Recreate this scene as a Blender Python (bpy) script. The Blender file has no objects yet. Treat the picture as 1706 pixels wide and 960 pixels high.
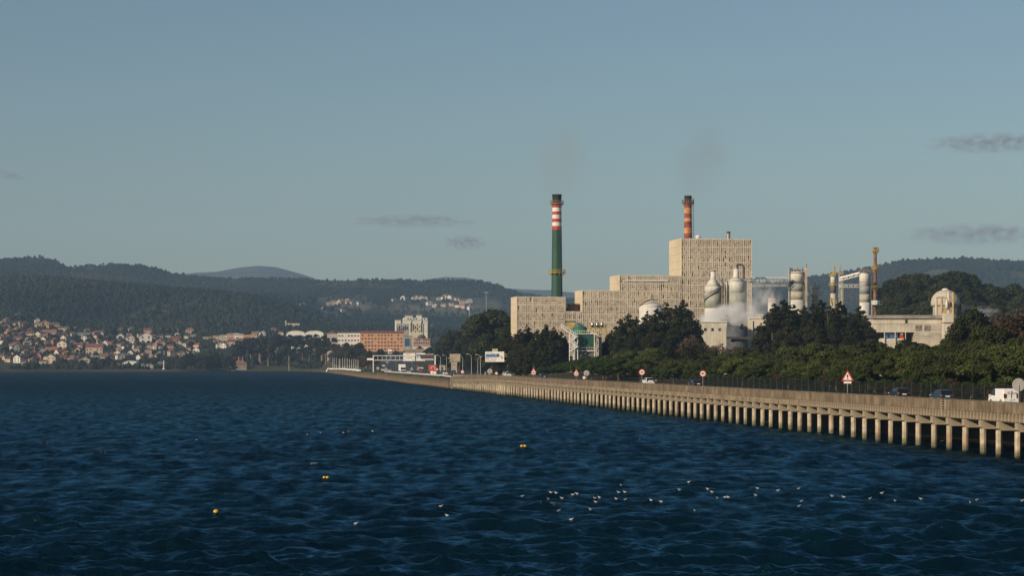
import bpy, math, random
import numpy as np
from mathutils import Vector, Matrix

S = bpy.context.scene
COL = S.collection
PI = math.pi
F, PX0, YH, H = 3300.0, 853.0, 603.5, 10.4      # focal length in photo pixels, principal column, horizon row, eye height (m)
SUN_EL, SUN_AZ = math.radians(21), math.radians(230)

# ------------------------------------------------------------------ numbers
def wx(px, D): return (px - PX0) * D / F
def wz(py, D): return H - (py - YH) * D / F
def smooth(t):
    t = np.clip(t, 0, 1)
    return t * t * (3 - 2 * t)

def _hash(ix, iy, seed):
    n = (ix.astype(np.int64) * 374761393 + iy.astype(np.int64) * 668265263 + seed * 974711) & 0x7fffffff
    n = ((n ^ (n >> 13)) * 1274126177) & 0x7fffffff
    return ((n ^ (n >> 16)) & 0xffff) / 65535.0

def vnoise(x, y, seed=0):
    x = np.asarray(x, float); y = np.asarray(y, float)
    ix = np.floor(x); iy = np.floor(y)
    fx = smooth(x - ix); fy = smooth(y - iy)
    a = _hash(ix, iy, seed); b = _hash(ix + 1, iy, seed); c = _hash(ix, iy + 1, seed); d = _hash(ix + 1, iy + 1, seed)
    return (a * (1 - fx) + b * fx) * (1 - fy) + (c * (1 - fx) + d * fx) * fy

def fbm(x, y, seed=0, octs=4):
    s = 0; a = .5
    for k in range(octs):
        s = s + a * vnoise(np.asarray(x) * 2 ** k, np.asarray(y) * 2 ** k, seed + k); a *= .5
    return s / (1 - .5 ** octs)

ONES = "zero one two three four five six seven eight nine ten eleven twelve thirteen fourteen fifteen sixteen seventeen eighteen nineteen".split()
ORD = {"one": "first", "two": "second", "three": "third", "five": "fifth", "eight": "eighth", "nine": "ninth", "twelve": "twelfth"}
TENS = "x x twenty thirty forty fifty sixty seventy eighty ninety".split()
def ordinal(n):
    if n < 20: w = ONES[n]; return ORD.get(w, w + "th")
    t, o = divmod(n, 10)
    return TENS[t][:-1] + "ieth" if o == 0 else TENS[t] + "-" + ordinal(o)

# ------------------------------------------------------------------ tagging
def tag(o, label=None, cat=None, group=None, kind=None):
    if label: o['label'] = label
    if cat: o['category'] = cat
    if group: o['group'] = group
    if kind: o['kind'] = kind
    return o

def thing(name, label, cat, loc=(0, 0, 0), rotz=0, group=None):
    o = bpy.data.objects.new(name, None)
    o.empty_display_size = .5
    COL.objects.link(o)
    o.location = loc; o.rotation_euler = (0, 0, rotz)
    return tag(o, label, cat, group)

KIDS = {}
def put(name, mesh, parent=None, material=None):
    o = bpy.data.objects.new(name, mesh)
    COL.objects.link(o)
    if parent is not None:
        o.parent = parent
        KIDS.setdefault(parent, []).append(o)
    return o

def dup(o, parent=None, mats=None):
    """copy of a thing with copies of its parts and sub-parts (mesh data shared)"""
    c = o.copy(); COL.objects.link(c)
    if parent is not None:
        c.parent = parent
        KIDS.setdefault(parent, []).append(c)
    for ch in KIDS.get(o, []): dup(ch, c)
    return c

def recolour(o, table):
    """give a copied thing its own paint: object-linked material slots, by part name"""
    for ch in [o] + KIDS.get(o, []):
        base = ch.name.split('.')[0]
        if base in table and ch.type == 'MESH':
            ch.material_slots[0].link = 'OBJECT'
            ch.material_slots[0].material = table[base]
        for g in KIDS.get(ch, []) if ch is not o else []:
            b = g.name.split('.')[0]
            if b in table:
                g.material_slots[0].link = 'OBJECT'; g.material_slots[0].material = table[b]

# ------------------------------------------------------------------ mesh builder
class MB:
    def __init__(s): s.v = []; s.f = []
    def add(s, vs, fs):
        n = len(s.v); s.v += [tuple(p) for p in vs]; s.f += [tuple(i + n for i in f) for f in fs]; return s
    def box(s, x0, x1, y0, y1, z0, z1):
        return s.add([(x0, y0, z0), (x1, y0, z0), (x1, y1, z0), (x0, y1, z0), (x0, y0, z1), (x1, y0, z1), (x1, y1, z1), (x0, y1, z1)],
                     [(0, 3, 2, 1), (4, 5, 6, 7), (0, 1, 5, 4), (1, 2, 6, 5), (2, 3, 7, 6), (3, 0, 4, 7)])
    def obox(s, c, h, rz):
        cs, sn = math.cos(rz), math.sin(rz); n = len(s.v)
        s.box(-h[0], h[0], -h[1], h[1], -h[2], h[2])
        for i in range(n, len(s.v)):
            x, y, z = s.v[i]; s.v[i] = (c[0] + x * cs - y * sn, c[1] + x * sn + y * cs, c[2] + z)
        return s
    def tube(s, p0, p1, r0, r1=None, n=8, caps=True):
        r1 = r0 if r1 is None else r1
        p0 = Vector(p0); p1 = Vector(p1); d = (p1 - p0).normalized()
        a = d.orthogonal().normalized(); b = d.cross(a)
        vs = []
        for p, r in ((p0, r0), (p1, r1)):
            for k in range(n):
                t = 2 * PI * (k + .5) / n; vs.append(p + (a * math.cos(t) + b * math.sin(t)) * r)
        fs = [(k, (k + 1) % n, n + (k + 1) % n, n + k) for k in range(n)]
        if caps: fs += [tuple(range(n - 1, -1, -1)), tuple(range(n, 2 * n))]
        return s.add(vs, fs)
    def path(s, pts, r, n=6):
        for a, b in zip(pts[:-1], pts[1:]): s.tube(a, b, r, r, n)
        return s
    def lathe(s, prof, n=24, c=(0, 0, 0)):
        vs = []; m = len(prof)
        for r, z in prof:
            for k in range(n):
                t = 2 * PI * k / n; vs.append((c[0] + r * math.cos(t), c[1] + r * math.sin(t), c[2] + z))
        fs = [(i * n + k, i * n + (k + 1) % n, (i + 1) * n + (k + 1) % n, (i + 1) * n + k) for i in range(m - 1) for k in range(n)]
        fs += [tuple(range(n - 1, -1, -1)), tuple(range((m - 1) * n, m * n))]
        return s.add(vs, fs)
    def prism(s, poly, y0, y1, axis='y'):
        """poly in (x,z), extruded along y (or poly in (y,z) extruded along x)"""
        n = len(poly)
        mk = (lambda p, e: (p[0], e, p[1])) if axis == 'y' else (lambda p, e: (e, p[0], p[1]))
        vs = [mk(p, y0) for p in poly] + [mk(p, y1) for p in poly]
        fs = [tuple(range(n)), tuple(range(2 * n - 1, n - 1, -1))] + [(k, n + k, n + (k + 1) % n, (k + 1) % n) for k in range(n)]
        return s.add(vs, fs)
    def build(s, name, mat, parent=None, smooth_=False, bevel=0, label=None):
        me = bpy.data.meshes.new(name)
        me.from_pydata(s.v, [], s.f)
        me.materials.append(mat)
        import bmesh
        bm = bmesh.new(); bm.from_mesh(me); bmesh.ops.recalc_face_normals(bm, faces=bm.faces)
        if bevel:
            bmesh.ops.bevel(bm, geom=[e for e in bm.edges], offset=bevel, segments=1, affect='EDGES', clamp_overlap=True)
        bm.to_mesh(me); bm.free()
        if smooth_: me.shade_smooth()
        o = put(name, me, parent)
        if label: o['label'] = label
        return o

def bigmesh(name, V, Fc, mat, attr=None, smooth_=False, parent=None):
    """numpy mesh: V (n,3), Fc (m,k) all faces of k corners; attr: name -> per-face or per-vertex floats"""
    me = bpy.data.meshes.new(name)
    n, (m, k) = len(V), Fc.shape
    me.vertices.add(n); me.vertices.foreach_set('co', np.ascontiguousarray(V, np.float32).ravel())
    me.loops.add(m * k); me.loops.foreach_set('vertex_index', np.ascontiguousarray(Fc, np.int32).ravel())
    me.polygons.add(m)
    me.polygons.foreach_set('loop_start', np.arange(0, m * k, k, dtype=np.int32))
    me.update(calc_edges=True)
    me.polygons.foreach_set('use_smooth', np.full(m, smooth_, bool))
    for an, av in (attr or {}).items():
        at = me.attributes.new(an, 'FLOAT', 'FACE' if len(av) == m else 'POINT')
        at.data.foreach_set('value', np.ascontiguousarray(av, np.float32))
    me.materials.append(mat)
    return put(name, me, parent)

def gridfaces(r, c):
    i = np.arange(r * c).reshape(r, c)
    return np.stack([i[:-1, :-1], i[:-1, 1:], i[1:, 1:], i[1:, :-1]], -1).reshape(-1, 4)

# ------------------------------------------------------------------ materials
def nodes(m):
    m.use_nodes = True
    return m.node_tree.nodes, m.node_tree.links, m.node_tree.nodes['Principled BSDF']

MATS = {}
def mat(name, col, rough=.7, vary=.15, scale=1.0, metal=0, spec=.3, streak=0, bump=0, dirt=None, island=0):
    """painted / mineral surface: base colour with blotchy wear, optional rain streaks and bump"""
    if name in MATS: return MATS[name]
    m = bpy.data.materials.new(name); N, L, B = nodes(m)
    B.inputs['Roughness'].default_value = rough; B.inputs['Metallic'].default_value = metal
    B.inputs['Specular IOR Level'].default_value = spec
    tc = N.new('ShaderNodeTexCoord')
    nz = N.new('ShaderNodeTexNoise'); nz.inputs['Scale'].default_value = scale; nz.inputs['Detail'].default_value = 5
    L.new(tc.outputs['Object'], nz.inputs['Vector'])
    mx = N.new('ShaderNodeMix'); mx.data_type = 'RGBA'
    d = dirt or tuple(c * (1 - 2.2 * vary) for c in col)
    mx.inputs[6].default_value = (*[max(0, c) for c in d], 1)
    mx.inputs[7].default_value = (*[min(1, c * (1 + vary * .6)) for c in col], 1)
    cr = N.new('ShaderNodeMapRange'); cr.inputs[1].default_value = .3; cr.inputs[2].default_value = .62
    L.new(nz.outputs[0], cr.inputs[0]); L.new(cr.outputs[0], mx.inputs[0])
    out = mx.outputs[2]
    if streak:
        mp = N.new('ShaderNodeMapping'); mp.inputs['Scale'].default_value = (1.3, 1.3, .06)
        L.new(tc.outputs['Object'], mp.inputs['Vector'])
        n2 = N.new('ShaderNodeTexNoise'); n2.inputs['Scale'].default_value = 1.2; n2.inputs['Detail'].default_value = 3
        L.new(mp.outputs[0], n2.inputs['Vector'])
        r2 = N.new('ShaderNodeMapRange'); r2.inputs[1].default_value = .45; r2.inputs[2].default_value = .75
        r2.inputs[3].default_value = 0; r2.inputs[4].default_value = streak
        L.new(n2.outputs[0], r2.inputs[0])
        m2 = N.new('ShaderNodeMix'); m2.data_type = 'RGBA'
        L.new(r2.outputs[0], m2.inputs[0]); L.new(out, m2.inputs[6]); m2.inputs[7].default_value = (.10, .075, .05, 1)
        out = m2.outputs[2]
    if island:
        ge = N.new('ShaderNodeNewGeometry')
        r3 = N.new('ShaderNodeMapRange'); r3.inputs[3].default_value = 1 - island; r3.inputs[4].default_value = 1 + island * .5
        L.new(ge.outputs['Random Per Island'], r3.inputs[0])
        m3 = N.new('ShaderNodeVectorMath'); m3.operation = 'SCALE'
        L.new(out, m3.inputs[0]); L.new(r3.outputs[0], m3.inputs['Scale']); out = m3.outputs[0]
    L.new(out, B.inputs['Base Color'])
    if bump:
        bp = N.new('ShaderNodeBump'); bp.inputs['Strength'].default_value = bump; bp.inputs['Distance'].default_value = .05
        L.new(nz.outputs[0], bp.inputs['Height']); L.new(bp.outputs[0], B.inputs['Normal'])
    MATS[name] = m
    return m

def leafmat(name, dark, light, vary=.35, brown=None):
    if name in MATS: return MATS[name]
    m = bpy.data.materials.new(name); N, L, B = nodes(m)
    B.inputs['Roughness'].default_value = .75; B.inputs['Specular IOR Level'].default_value = .15
    at = N.new('ShaderNodeAttribute'); at.attribute_name = 'tint'
    oi = N.new('ShaderNodeObjectInfo')
    cr = N.new('ShaderNodeValToRGB')
    cr.color_ramp.elements[0].color = (*dark, 1); cr.color_ramp.elements[1].color = (*light, 1)
    if brown:
        e = cr.color_ramp.elements.new(.86); e.color = (*light, 1)
        cr.color_ramp.elements[-1].color = (*brown, 1)
    L.new(at.outputs['Fac'], cr.inputs[0])
    mr = N.new('ShaderNodeMapRange'); mr.inputs[3].default_value = 1 - vary; mr.inputs[4].default_value = 1 + vary
    L.new(oi.outputs['Random'], mr.inputs[0])
    vm = N.new('ShaderNodeVectorMath'); vm.operation = 'SCALE'
    L.new(cr.outputs[0], vm.inputs[0]); L.new(mr.outputs[0], vm.inputs['Scale'])
    L.new(vm.outputs[0], B.inputs['Base Color'])
    tr = N.new('ShaderNodeBsdfTranslucent'); L.new(vm.outputs[0], tr.inputs[0])
    ad = N.new('ShaderNodeMixShader'); ad.inputs[0].default_value = .25
    L.new(B.outputs[0], ad.inputs[1]); L.new(tr.outputs[0], ad.inputs[2])
    L.new(ad.outputs[0], N['Material Output'].inputs['Surface'])
    MATS[name] = m
    return m

CONC = mat('concrete', (.36, .31, .24), .85, .22, .6, streak=.25)
PILE_M = None
WHITE = mat('white_paint', (.72, .71, .68), .55, .06, .8)
GALV = mat('galvanised_steel', (.52, .52, .50), .5, .1, 2, metal=.3)
DARKM = mat('dark_metal', (.035, .035, .038), .5, .1)
GLASS = mat('window_glass', (.02, .025, .03), .12, .05, spec=.6)
RUST = mat('rust', (.22, .09, .04), .8, .3, 1.5)
BLACK = mat('black', (.012, .012, .012), .6, .05)
YELLOW = mat('yellow_paint', (.50, .36, .10), .6, .2)
RED = mat('red_paint', (.55, .03, .025), .5, .05)
BLUE = mat('blue_sign', (.02, .14, .42), .5, .03)
ASPH = mat('asphalt', (.055, .054, .052), .9, .2, .15)
WOODT = mat('trunk_bark', (.10, .075, .055), .9, .25, 1.0)
WOODP = mat('pale_bark', (.26, .19, .13), .9, .25, 1.0)

# ------------------------------------------------------------------ camera, sky, sun
cam = bpy.data.cameras.new('camera'); cam_o = bpy.data.objects.new('camera', cam); COL.objects.link(cam_o)
cam.sensor_width = 36; cam.lens = 36 * F / 1706; cam.shift_y = (YH - 480) / 1706
cam_o.location = (0, 0, H); cam_o.rotation_euler = (PI / 2, 0, 0)
cam.clip_start = 1; cam.clip_end = 80000
S.camera = cam_o

w = bpy.data.worlds.new("World"); S.world = w; w.use_nodes = True
N, L = w.node_tree.nodes, w.node_tree.links
sky = N.new('ShaderNodeTexSky'); sky.sky_type = 'NISHITA'; sky.sun_disc = False
sky.sun_elevation = SUN_EL; sky.sun_rotation = SUN_AZ
sky.air_density = 1.1; sky.dust_density = .9; sky.ozone_density = 2.2; sky.altitude = 0
tn = N.new('ShaderNodeVectorMath'); tn.operation = 'MULTIPLY'; tn.inputs[1].default_value = (.97, 1.0, .985)      # winter air, a little greener than the model sky
L.new(sky.outputs[0], tn.inputs[0]); L.new(tn.outputs[0], N['Background'].inputs[0]); N['Background'].inputs[1].default_value = .076

sun = bpy.data.lights.new('sun', 'SUN'); sun_o = bpy.data.objects.new('sun', sun); COL.objects.link(sun_o)
sd = Vector((math.sin(SUN_AZ) * math.cos(SUN_EL), math.cos(SUN_AZ) * math.cos(SUN_EL), math.sin(SUN_EL)))
sun_o.rotation_euler = sd.to_track_quat('Z', 'Y').to_euler()
sun.energy = 4.9; sun.angle = math.radians(.5); sun.color = (1, .83, .62)

S.view_settings.view_transform = 'Standard'; S.view_settings.look = 'None'
S.view_settings.exposure = -.05; S.view_settings.gamma = 1; S.view_settings.use_curve_mapping = False
S.render.engine = 'CYCLES'
cy = S.cycles
cy.max_bounces = 6; cy.diffuse_bounces = 2; cy.glossy_bounces = 2; cy.transmission_bounces = 3; cy.volume_bounces = 2; cy.transparent_max_bounces = 8
cy.use_denoising = True
cy.sample_clamp_indirect = 4
cy.caustics_reflective = False; cy.caustics_refractive = False
S.render.film_transparent = False
# ------------------------------------------------------------------ land heightfield
SH_PX = np.array([-600, -100, 0, 200, 300, 400, 480, 520, 545, 560, 600, 680, 745, 796])
SH_D = np.array([1900, 1930, 1960, 1990, 2050, 2150, 2130, 2060, 1860, 1690, 1295, 940, 771, 771.])
def shore(px):
    px = np.asarray(px, float)
    a = np.interp(px, SH_PX, SH_D)
    b = 92.7 / (.1376 + (px - PX0) / F)
    return np.where(px > 796, np.minimum(771, np.where(b > 0, b, 771)), a)

RIDGE2 = np.array([(-500, 428), (-150, 440), (0, 434), (25, 432), (50, 429), (75, 430), (95, 436), (115, 445), (150, 443), (180, 441), (240, 443.5), (270, 451),
  (290, 458), (330, 460), (380, 464), (430, 466), (500, 466), (560, 468), (660, 468), (720, 469), (760, 469), (800, 470), (830, 476), (870, 490), (900, 495), (960, 500), (1050, 495), (1150, 486),
  (1250, 479), (1300, 474), (1345, 467), (1400, 459), (1450, 451), (1500, 440), (1560, 438), (1620, 436), (1660, 439), (1706, 442), (1800, 450), (2100, 462)])
RIDGE1 = np.array([(-500, 470), (0, 474), (60, 472), (100, 474), (140, 477), (200, 482), (250, 484), (300, 491), (350, 495), (400, 502), (440, 510), (480, 520),
  (520, 537), (560, 550), (620, 556), (700, 556), (2200, 575)])
TOWN = np.array([(-500, 520), (0, 530), (60, 534), (120, 547), (200, 557), (300, 555), (400, 557), (470, 556), (560, 558), (700, 560), (900, 570), (2200, 590)])
def _pc(P, px): return np.interp(px, P[:, 0], P[:, 1])

def land_z(px, D):
    px = np.asarray(px, float); D = np.asarray(D, float)
    px, D = np.broadcast_arrays(px, D)
    ds = shore(px); d = D - ds
    zt = wz(_pc(TOWN, px), 2850); z1 = wz(_pc(RIDGE1, px), 3500); z2 = wz(_pc(RIDGE2, px), 5000)
    # left shore town slope
    f1 = np.clip((D - ds - 50) / (2850 - ds - 50), 0, 1)
    zl = 2.6 + (zt - 2.6) * (.45 * f1 + .55 * f1 ** 1.5)
    grove = np.exp(-((px - 470) / 75) ** 2) * np.exp(-((D - 2300) / 110) ** 2) * 10
    zl = zl + grove
    # right: causeway, plant ground, rising to the suburb
    inl = smooth((d - 30) / 330)
    zr = 4.1 + (3.4 * smooth((D - 1180) / 320) * 1.0 + 13.5 * smooth((D - 1480) / 560) + 6 * smooth((D - 2050) / 400)) * inl
    zr = zr + (zt - zr) * smooth((D - 2300) / 550)
    near = smooth((px - 760) / 60) * (1 - smooth((D - 700) / 160))
    zr = zr + near * 1.1
    m = smooth((px - 520) / 50)
    z = zl * (1 - m) + zr * m
    g1 = smooth((D - 2850) / 650)
    z = np.where(D > 2850, zt + (z1 - zt) * g1, z)
    g2 = np.clip((D - 3500) / 1500, 0, 1)
    conc = np.minimum(1, .25 * g2 + .75 * g2 ** 2.2)
    z = np.where(D > 3500, z1 + (z2 - z1) * conc, z)
    bump = (fbm(wx(px, D) / 420, D / 420, 5, 4) - .5) * 60 * smooth((D - 2950) / 500) * (1 - smooth((np.abs(D - 5000) < 1) * 1.0))
    ridge_fade = 1 - .8 * np.exp(-((D - 5000) / 250) ** 2) - .8 * np.exp(-((D - 3500) / 150) ** 2)
    z = z + bump * ridge_fade
    z = np.where(D > 5000, z2 - (D - 5000) * .25, z)
    # wooded knolls behind the plant and beside the causeway
    X = wx(px, D)
    z = z + 30 * np.exp(-((X - 235) / 95) ** 2 - ((D - 1120) / 150) ** 2)
    z = z + 7 * np.exp(-((X - 4) / 22) ** 2 - ((D - 985) / 70) ** 2) * smooth((px - 815) / 30)
    z = z + 2.4 * np.exp(-((X - 32) / 26) ** 2 - ((D - 640) / 60) ** 2)
    # shore ramp
    wdt = np.where(px > 796, 2.0, np.where(px > 545, 11 + 0 * px, 35))
    base = smooth((d + 4) / (wdt + 4))
    rough = (fbm(X / 3.2, D / 9, 21, 3) - .5) * np.where((d < 30) & (px < 800), 1.2, .0)
    return -1.6 + (z + 1.6) * base + rough * base

def hit(px, py, dmin=None, dmax=4990):
    """first point of the land seen through photo pixel (px, py)"""
    d0 = float(shore(px)) + 4 if dmin is None else dmin
    D = np.linspace(d0, dmax, 6000)
    y = YH + (H - land_z(np.full_like(D, px), D)) * F / D
    k = np.argmax(y <= py)
    if y[k] > py: k = len(D) - 1
    return float(D[k]), float(land_z(px, D[k]))

def ground(x, D): return float(land_z(PX0 + x * F / D, D))

cols = np.linspace(-260, 2060, 1060)
t = np.concatenate([np.linspace(-.004, .02, 14), np.linspace(.026, 1, 520)])
PX = np.repeat(cols[None], len(t), 0)
DS = shore(PX); T = t[:, None]
DD = np.exp(np.log(DS) + T * (np.log(5350) - np.log(DS)))
ZZ = land_z(PX, DD)
V = np.stack([wx(PX, DD), DD, ZZ], -1).reshape(-1, 3)

lm = bpy.data.materials.new('land_soil'); N, L, B = nodes(lm)
B.inputs['Roughness'].default_value = .95; B.inputs['Specular IOR Level'].default_value = .1
tc = N.new('ShaderNodeTexCoord')
def noise(sc, det=4, st=None):
    n = N.new('ShaderNodeTexNoise'); n.inputs['Scale'].default_value = sc; n.inputs['Detail'].default_value = det
    if st:
        mp = N.new('ShaderNodeMapping'); mp.inputs['Scale'].default_value = st
        L.new(tc.outputs['Object'], mp.inputs[0]); L.new(mp.outputs[0], n.inputs['Vector'])
    else: L.new(tc.outputs['Object'], n.inputs['Vector'])
    return n
def mixc(fac, a, b):
    x = N.new('ShaderNodeMix'); x.data_type = 'RGBA'
    if isinstance(fac, float): x.inputs[0].default_value = fac
    else: L.new(fac, x.inputs[0])
    for k, c in ((6, a), (7, b)):
        if isinstance(c, tuple): x.inputs[k].default_value = (*c, 1)
        else: L.new(c, x.inputs[k])
    return x.outputs[2]
def ramp(src, a, b):
    r = N.new('ShaderNodeMapRange'); r.inputs[1].default_value = a; r.inputs[2].default_value = b; L.new(src, r.inputs[0]); return r.outputs[0]
c = mixc(ramp(noise(.012, 6).outputs[0], .4, .6), (.045, .055, .022), (.080, .058, .040))
c = mixc(ramp(noise(.05, 5).outputs[0], .45, .65), c, (.035, .045, .018))
c = mixc(ramp(noise(.004, 3).outputs[0], .55, .68), c, (.10, .085, .05))
fa = N.new('ShaderNodeAttribute'); fa.attribute_name = 'field'
c = mixc(fa.outputs['Fac'], c, mixc(ramp(noise(.011, 2, (1, 1, 1)).outputs[0], .44, .54), (.085, .090, .040), (.155, .125, .085)))
sp = N.new('ShaderNodeSeparateXYZ'); L.new(tc.outputs['Object'], sp.inputs[0])
stone = mixc(ramp(noise(.8, 4).outputs[0], .35, .65), (.09, .065, .045), (.24, .175, .115))
hz = ramp(sp.outputs['Z'], 3.9, 1.6)
nearm = ramp(sp.outputs['Y'], 1990, 1500)
mu = N.new('ShaderNodeMath'); mu.operation = 'MULTIPLY'; L.new(hz, mu.inputs[0]); L.new(nearm, mu.inputs[1])
c = mixc(mu.outputs[0], c, stone)
wet = ramp(sp.outputs['Z'], .7, .25)
c = mixc(wet, c, (.03, .026, .02))
L.new(c, B.inputs['Base Color'])
bp = N.new('ShaderNodeBump'); bp.inputs['Distance'].default_value = .6; bp.inputs['Strength'].default_value = .8
L.new(noise(.5, 4).outputs[0], bp.inputs['Height']); L.new(bp.outputs[0], B.inputs['Normal'])
YS = YH + (H - ZZ) * F / DD
fld = np.exp(-(((PX - 572) / 44) ** 2 + ((YS - 513) / 12) ** 2) ** 2) + np.exp(-(((PX - 742) / 92) ** 2 + ((YS - 510) / 15) ** 2) ** 2) + .8 * np.exp(-(((PX - 520) / 30) ** 2 + ((YS - 541) / 5) ** 2) ** 2)
fld = np.clip(fld * 1.3 * (DD > 2900), 0, 1) * np.clip((fbm(wx(PX, DD) / 70, DD / 110, 55, 3) - .33) / .12, 0, 1)
land = bigmesh('land', V, gridfaces(len(t), len(cols)), lm, {'field': fld.reshape(-1)}, smooth_=True)
tag(land, kind='structure')

# far mountains behind the first ridge
MTN = np.array([(120, 470), (250, 468), (325, 458), (360, 455), (400, 447.5), (430, 444.5), (460, 446.5), (500, 457), (530, 467), (600, 476), (680, 474), (715, 466.5), (740, 462.5), (775, 463.5), (800, 467.5),
   (820, 474), (840, 482), (870, 484), (920, 485), (960, 490), (1040, 496), (1300, 500)])
cols2 = np.linspace(120, 1300, 500); t2 = np.linspace(0, 1, 120)
PX = np.repeat(cols2[None], len(t2), 0); DD = 6200 + 3600 * t2[:, None] + 0 * PX
zr = wz(_pc(MTN, PX), 9500)
prof = smooth((DD - 6200) / 3300) * (1 - .3 * smooth((DD - 9500) / 300))
ZZ = -60 + (zr + 60) * prof + (fbm(wx(PX, DD) / 500, DD / 500, 8, 5) - .5) * 70 * (1 - np.exp(-((DD - 9500) / 400) ** 2))
V = np.stack([wx(PX, DD), DD, ZZ], -1).reshape(-1, 3)
m = mat('moorland', (.075, .065, .045), .95, .3, .003)
tag(bigmesh('mountain', V, gridfaces(len(t2), len(cols2)), m, smooth_=True), kind='structure')

# ------------------------------------------------------------------ forest on the hills: one mass of many small crowns
rng = np.random.default_rng(4)
def crown_unit(tiers):
    vs = []; fs = []
    for (r, z, r2, z2) in tiers:
        n = 6; o = len(vs)
        for k in range(n): vs.append((r * math.cos(k * PI / 3), r * math.sin(k * PI / 3), z))
        for k in range(n): vs.append((r2 * math.cos(k * PI / 3 + .5), r2 * math.sin(k * PI / 3 + .5), z2))
        for k in range(n):
            a, b = o + k, o + (k + 1) % n; c2, d2 = o + n + k, o + n + (k + 1) % n
            fs += [(a, b, d2), (a, d2, c2)]
        for k in range(1, n - 1): fs.append((o + n, o + n + k, o + n + k + 1))
    return np.array(vs), np.array(fs)
UNITS = [crown_unit([(.42, .05, .30, .55), (.34, .45, .06, 1.0)]), crown_unit([(.36, .12, .52, .45), (.52, .45, .24, 1.0)])]
def scatter_crowns(name, px, D, h, seed, m, widen=1.0, sink=0.0):
    rng = np.random.default_rng(seed)
    n = len(px); kind = rng.random(n) < .5
    Vs = []; Fs = []; Ts = []; off = 0
    tint_n = fbm(wx(px, D) / 130, D / 240, 31, 4)
    for kk in (0, 1):
        s = np.where(kind == kk)[0]
        U, UF = UNITS[kk]
        a = rng.random(len(s)) * 6.28
        hh = h[s]; ww = hh * (.75 + .5 * rng.random(len(s))) * widen
        jit = 1 + (rng.random((len(s), len(U))) - .5) * .45
        x = (U[None, :, 0] * np.cos(a)[:, None] - U[None, :, 1] * np.sin(a)[:, None]) * ww[:, None] * jit
        y = (U[None, :, 0] * np.sin(a)[:, None] + U[None, :, 1] * np.cos(a)[:, None]) * ww[:, None] * jit
        z = U[None, :, 2] * hh[:, None] * (1 + (jit - 1) * .4)
        X0 = wx(px[s], D[s]); Z0 = land_z(px[s], D[s]) - sink * hh
        Vs.append(np.stack([x + X0[:, None], y + D[s][:, None], z + Z0[:, None]], -1).reshape(-1, 3))
        Fs.append((UF[None] + (np.arange(len(s)) * len(U))[:, None, None]).reshape(-1, 3) + off)
        off += len(s) * len(U)
        tt = np.clip(.25 + 1.9 * (tint_n[s] - .42) + (rng.random(len(s)) - .5) * .28, 0, 1)
        Ts.append(np.repeat(tt, len(UF)))
    return tag(bigmesh(name, np.concatenate(Vs), np.concatenate(Fs), m, {'tint': np.concatenate(Ts)}), kind='stuff')

def cand(n, p0, p1, d0, d1, seed):
    r = np.random.default_rng(seed)
    D = np.sqrt(d0 ** 2 + (d1 ** 2 - d0 ** 2) * r.random(n)); px = p0 + (p1 - p0) * r.random(n)
    return px, D, r
FOREST = leafmat('forest_leaf', (.010, .019, .012), (.034, .042, .022), 0, (.072, .048, .040))
px, D, r = cand(78000, -120, 980, 2820, 5060, 11)
keep = (fbm(wx(px, D) / 260, D / 260, 77, 4) > .34 + .1 * (r.random(len(px)) - .5)) | (D < 3560) & (px < 520) | (px < 300) & (r.random(len(px)) < .8)
clear = ((np.abs(px - 575) < 62) | (np.abs(px - 745) < 95)) & (D > 3900) & (D < 4650)
y_scr = YH + (H - land_z(px, D)) * F / D
clear2 = (y_scr > 491 + 8 * fbm(px / 22, px * 0, 3, 2)) & (y_scr < 534) & (((px > 524) & (px < 622)) | ((px > 646) & (px < 834)))
keep &= ~(clear2 & (r.random(len(px)) < .93))
keep &= ~((fbm(wx(px, D) / 150, D / 150, 99, 3) > .60) & (r.random(len(px)) < .8))
px, D = px[keep], D[keep]
scatter_crowns('hill_forest', px, D, (5 + 7.5 * r.random(len(px)) ** 1.3) * np.where(D > 4300, .6, .85), 1, FOREST, 1.15)['label'] = 'dark mixed forest covering the far hillsides'
px, D, r = cand(20000, 1180, 1900, 4300, 5060, 12)
keep = (fbm(wx(px, D) / 260, D / 260, 78, 4) > .42) | (D > 4900)
px, D = px[keep], D[keep]
scatter_crowns('hill_forest', px, D, 6 + 6 * r.random(len(px)), 2, FOREST, 1.0)['label'] = 'dark forest covering the hill behind the plant'
# gardens, scrub and bare thickets between the houses of the shore town
px, D, r = cand(9000, -120, 720, 2000, 2860, 13)
ok = D > shore(px) + 45
ok &= ~((px > 590) & (px < 700) & (D < 2250))
ok &= fbm(wx(px, D) / 90, D / 90, 41, 3) > .38
px, D = px[ok], D[ok]
SCRUB = leafmat('scrub_leaf', (.020, .026, .012), (.055, .058, .028), 0, (.10, .065, .045))
scatter_crowns('scrub', px, D, 2 + 4.5 * r.random(len(px)) ** 2, 3, SCRUB, 1.3)['label'] = 'gardens and winter scrub between the town houses'

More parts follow.
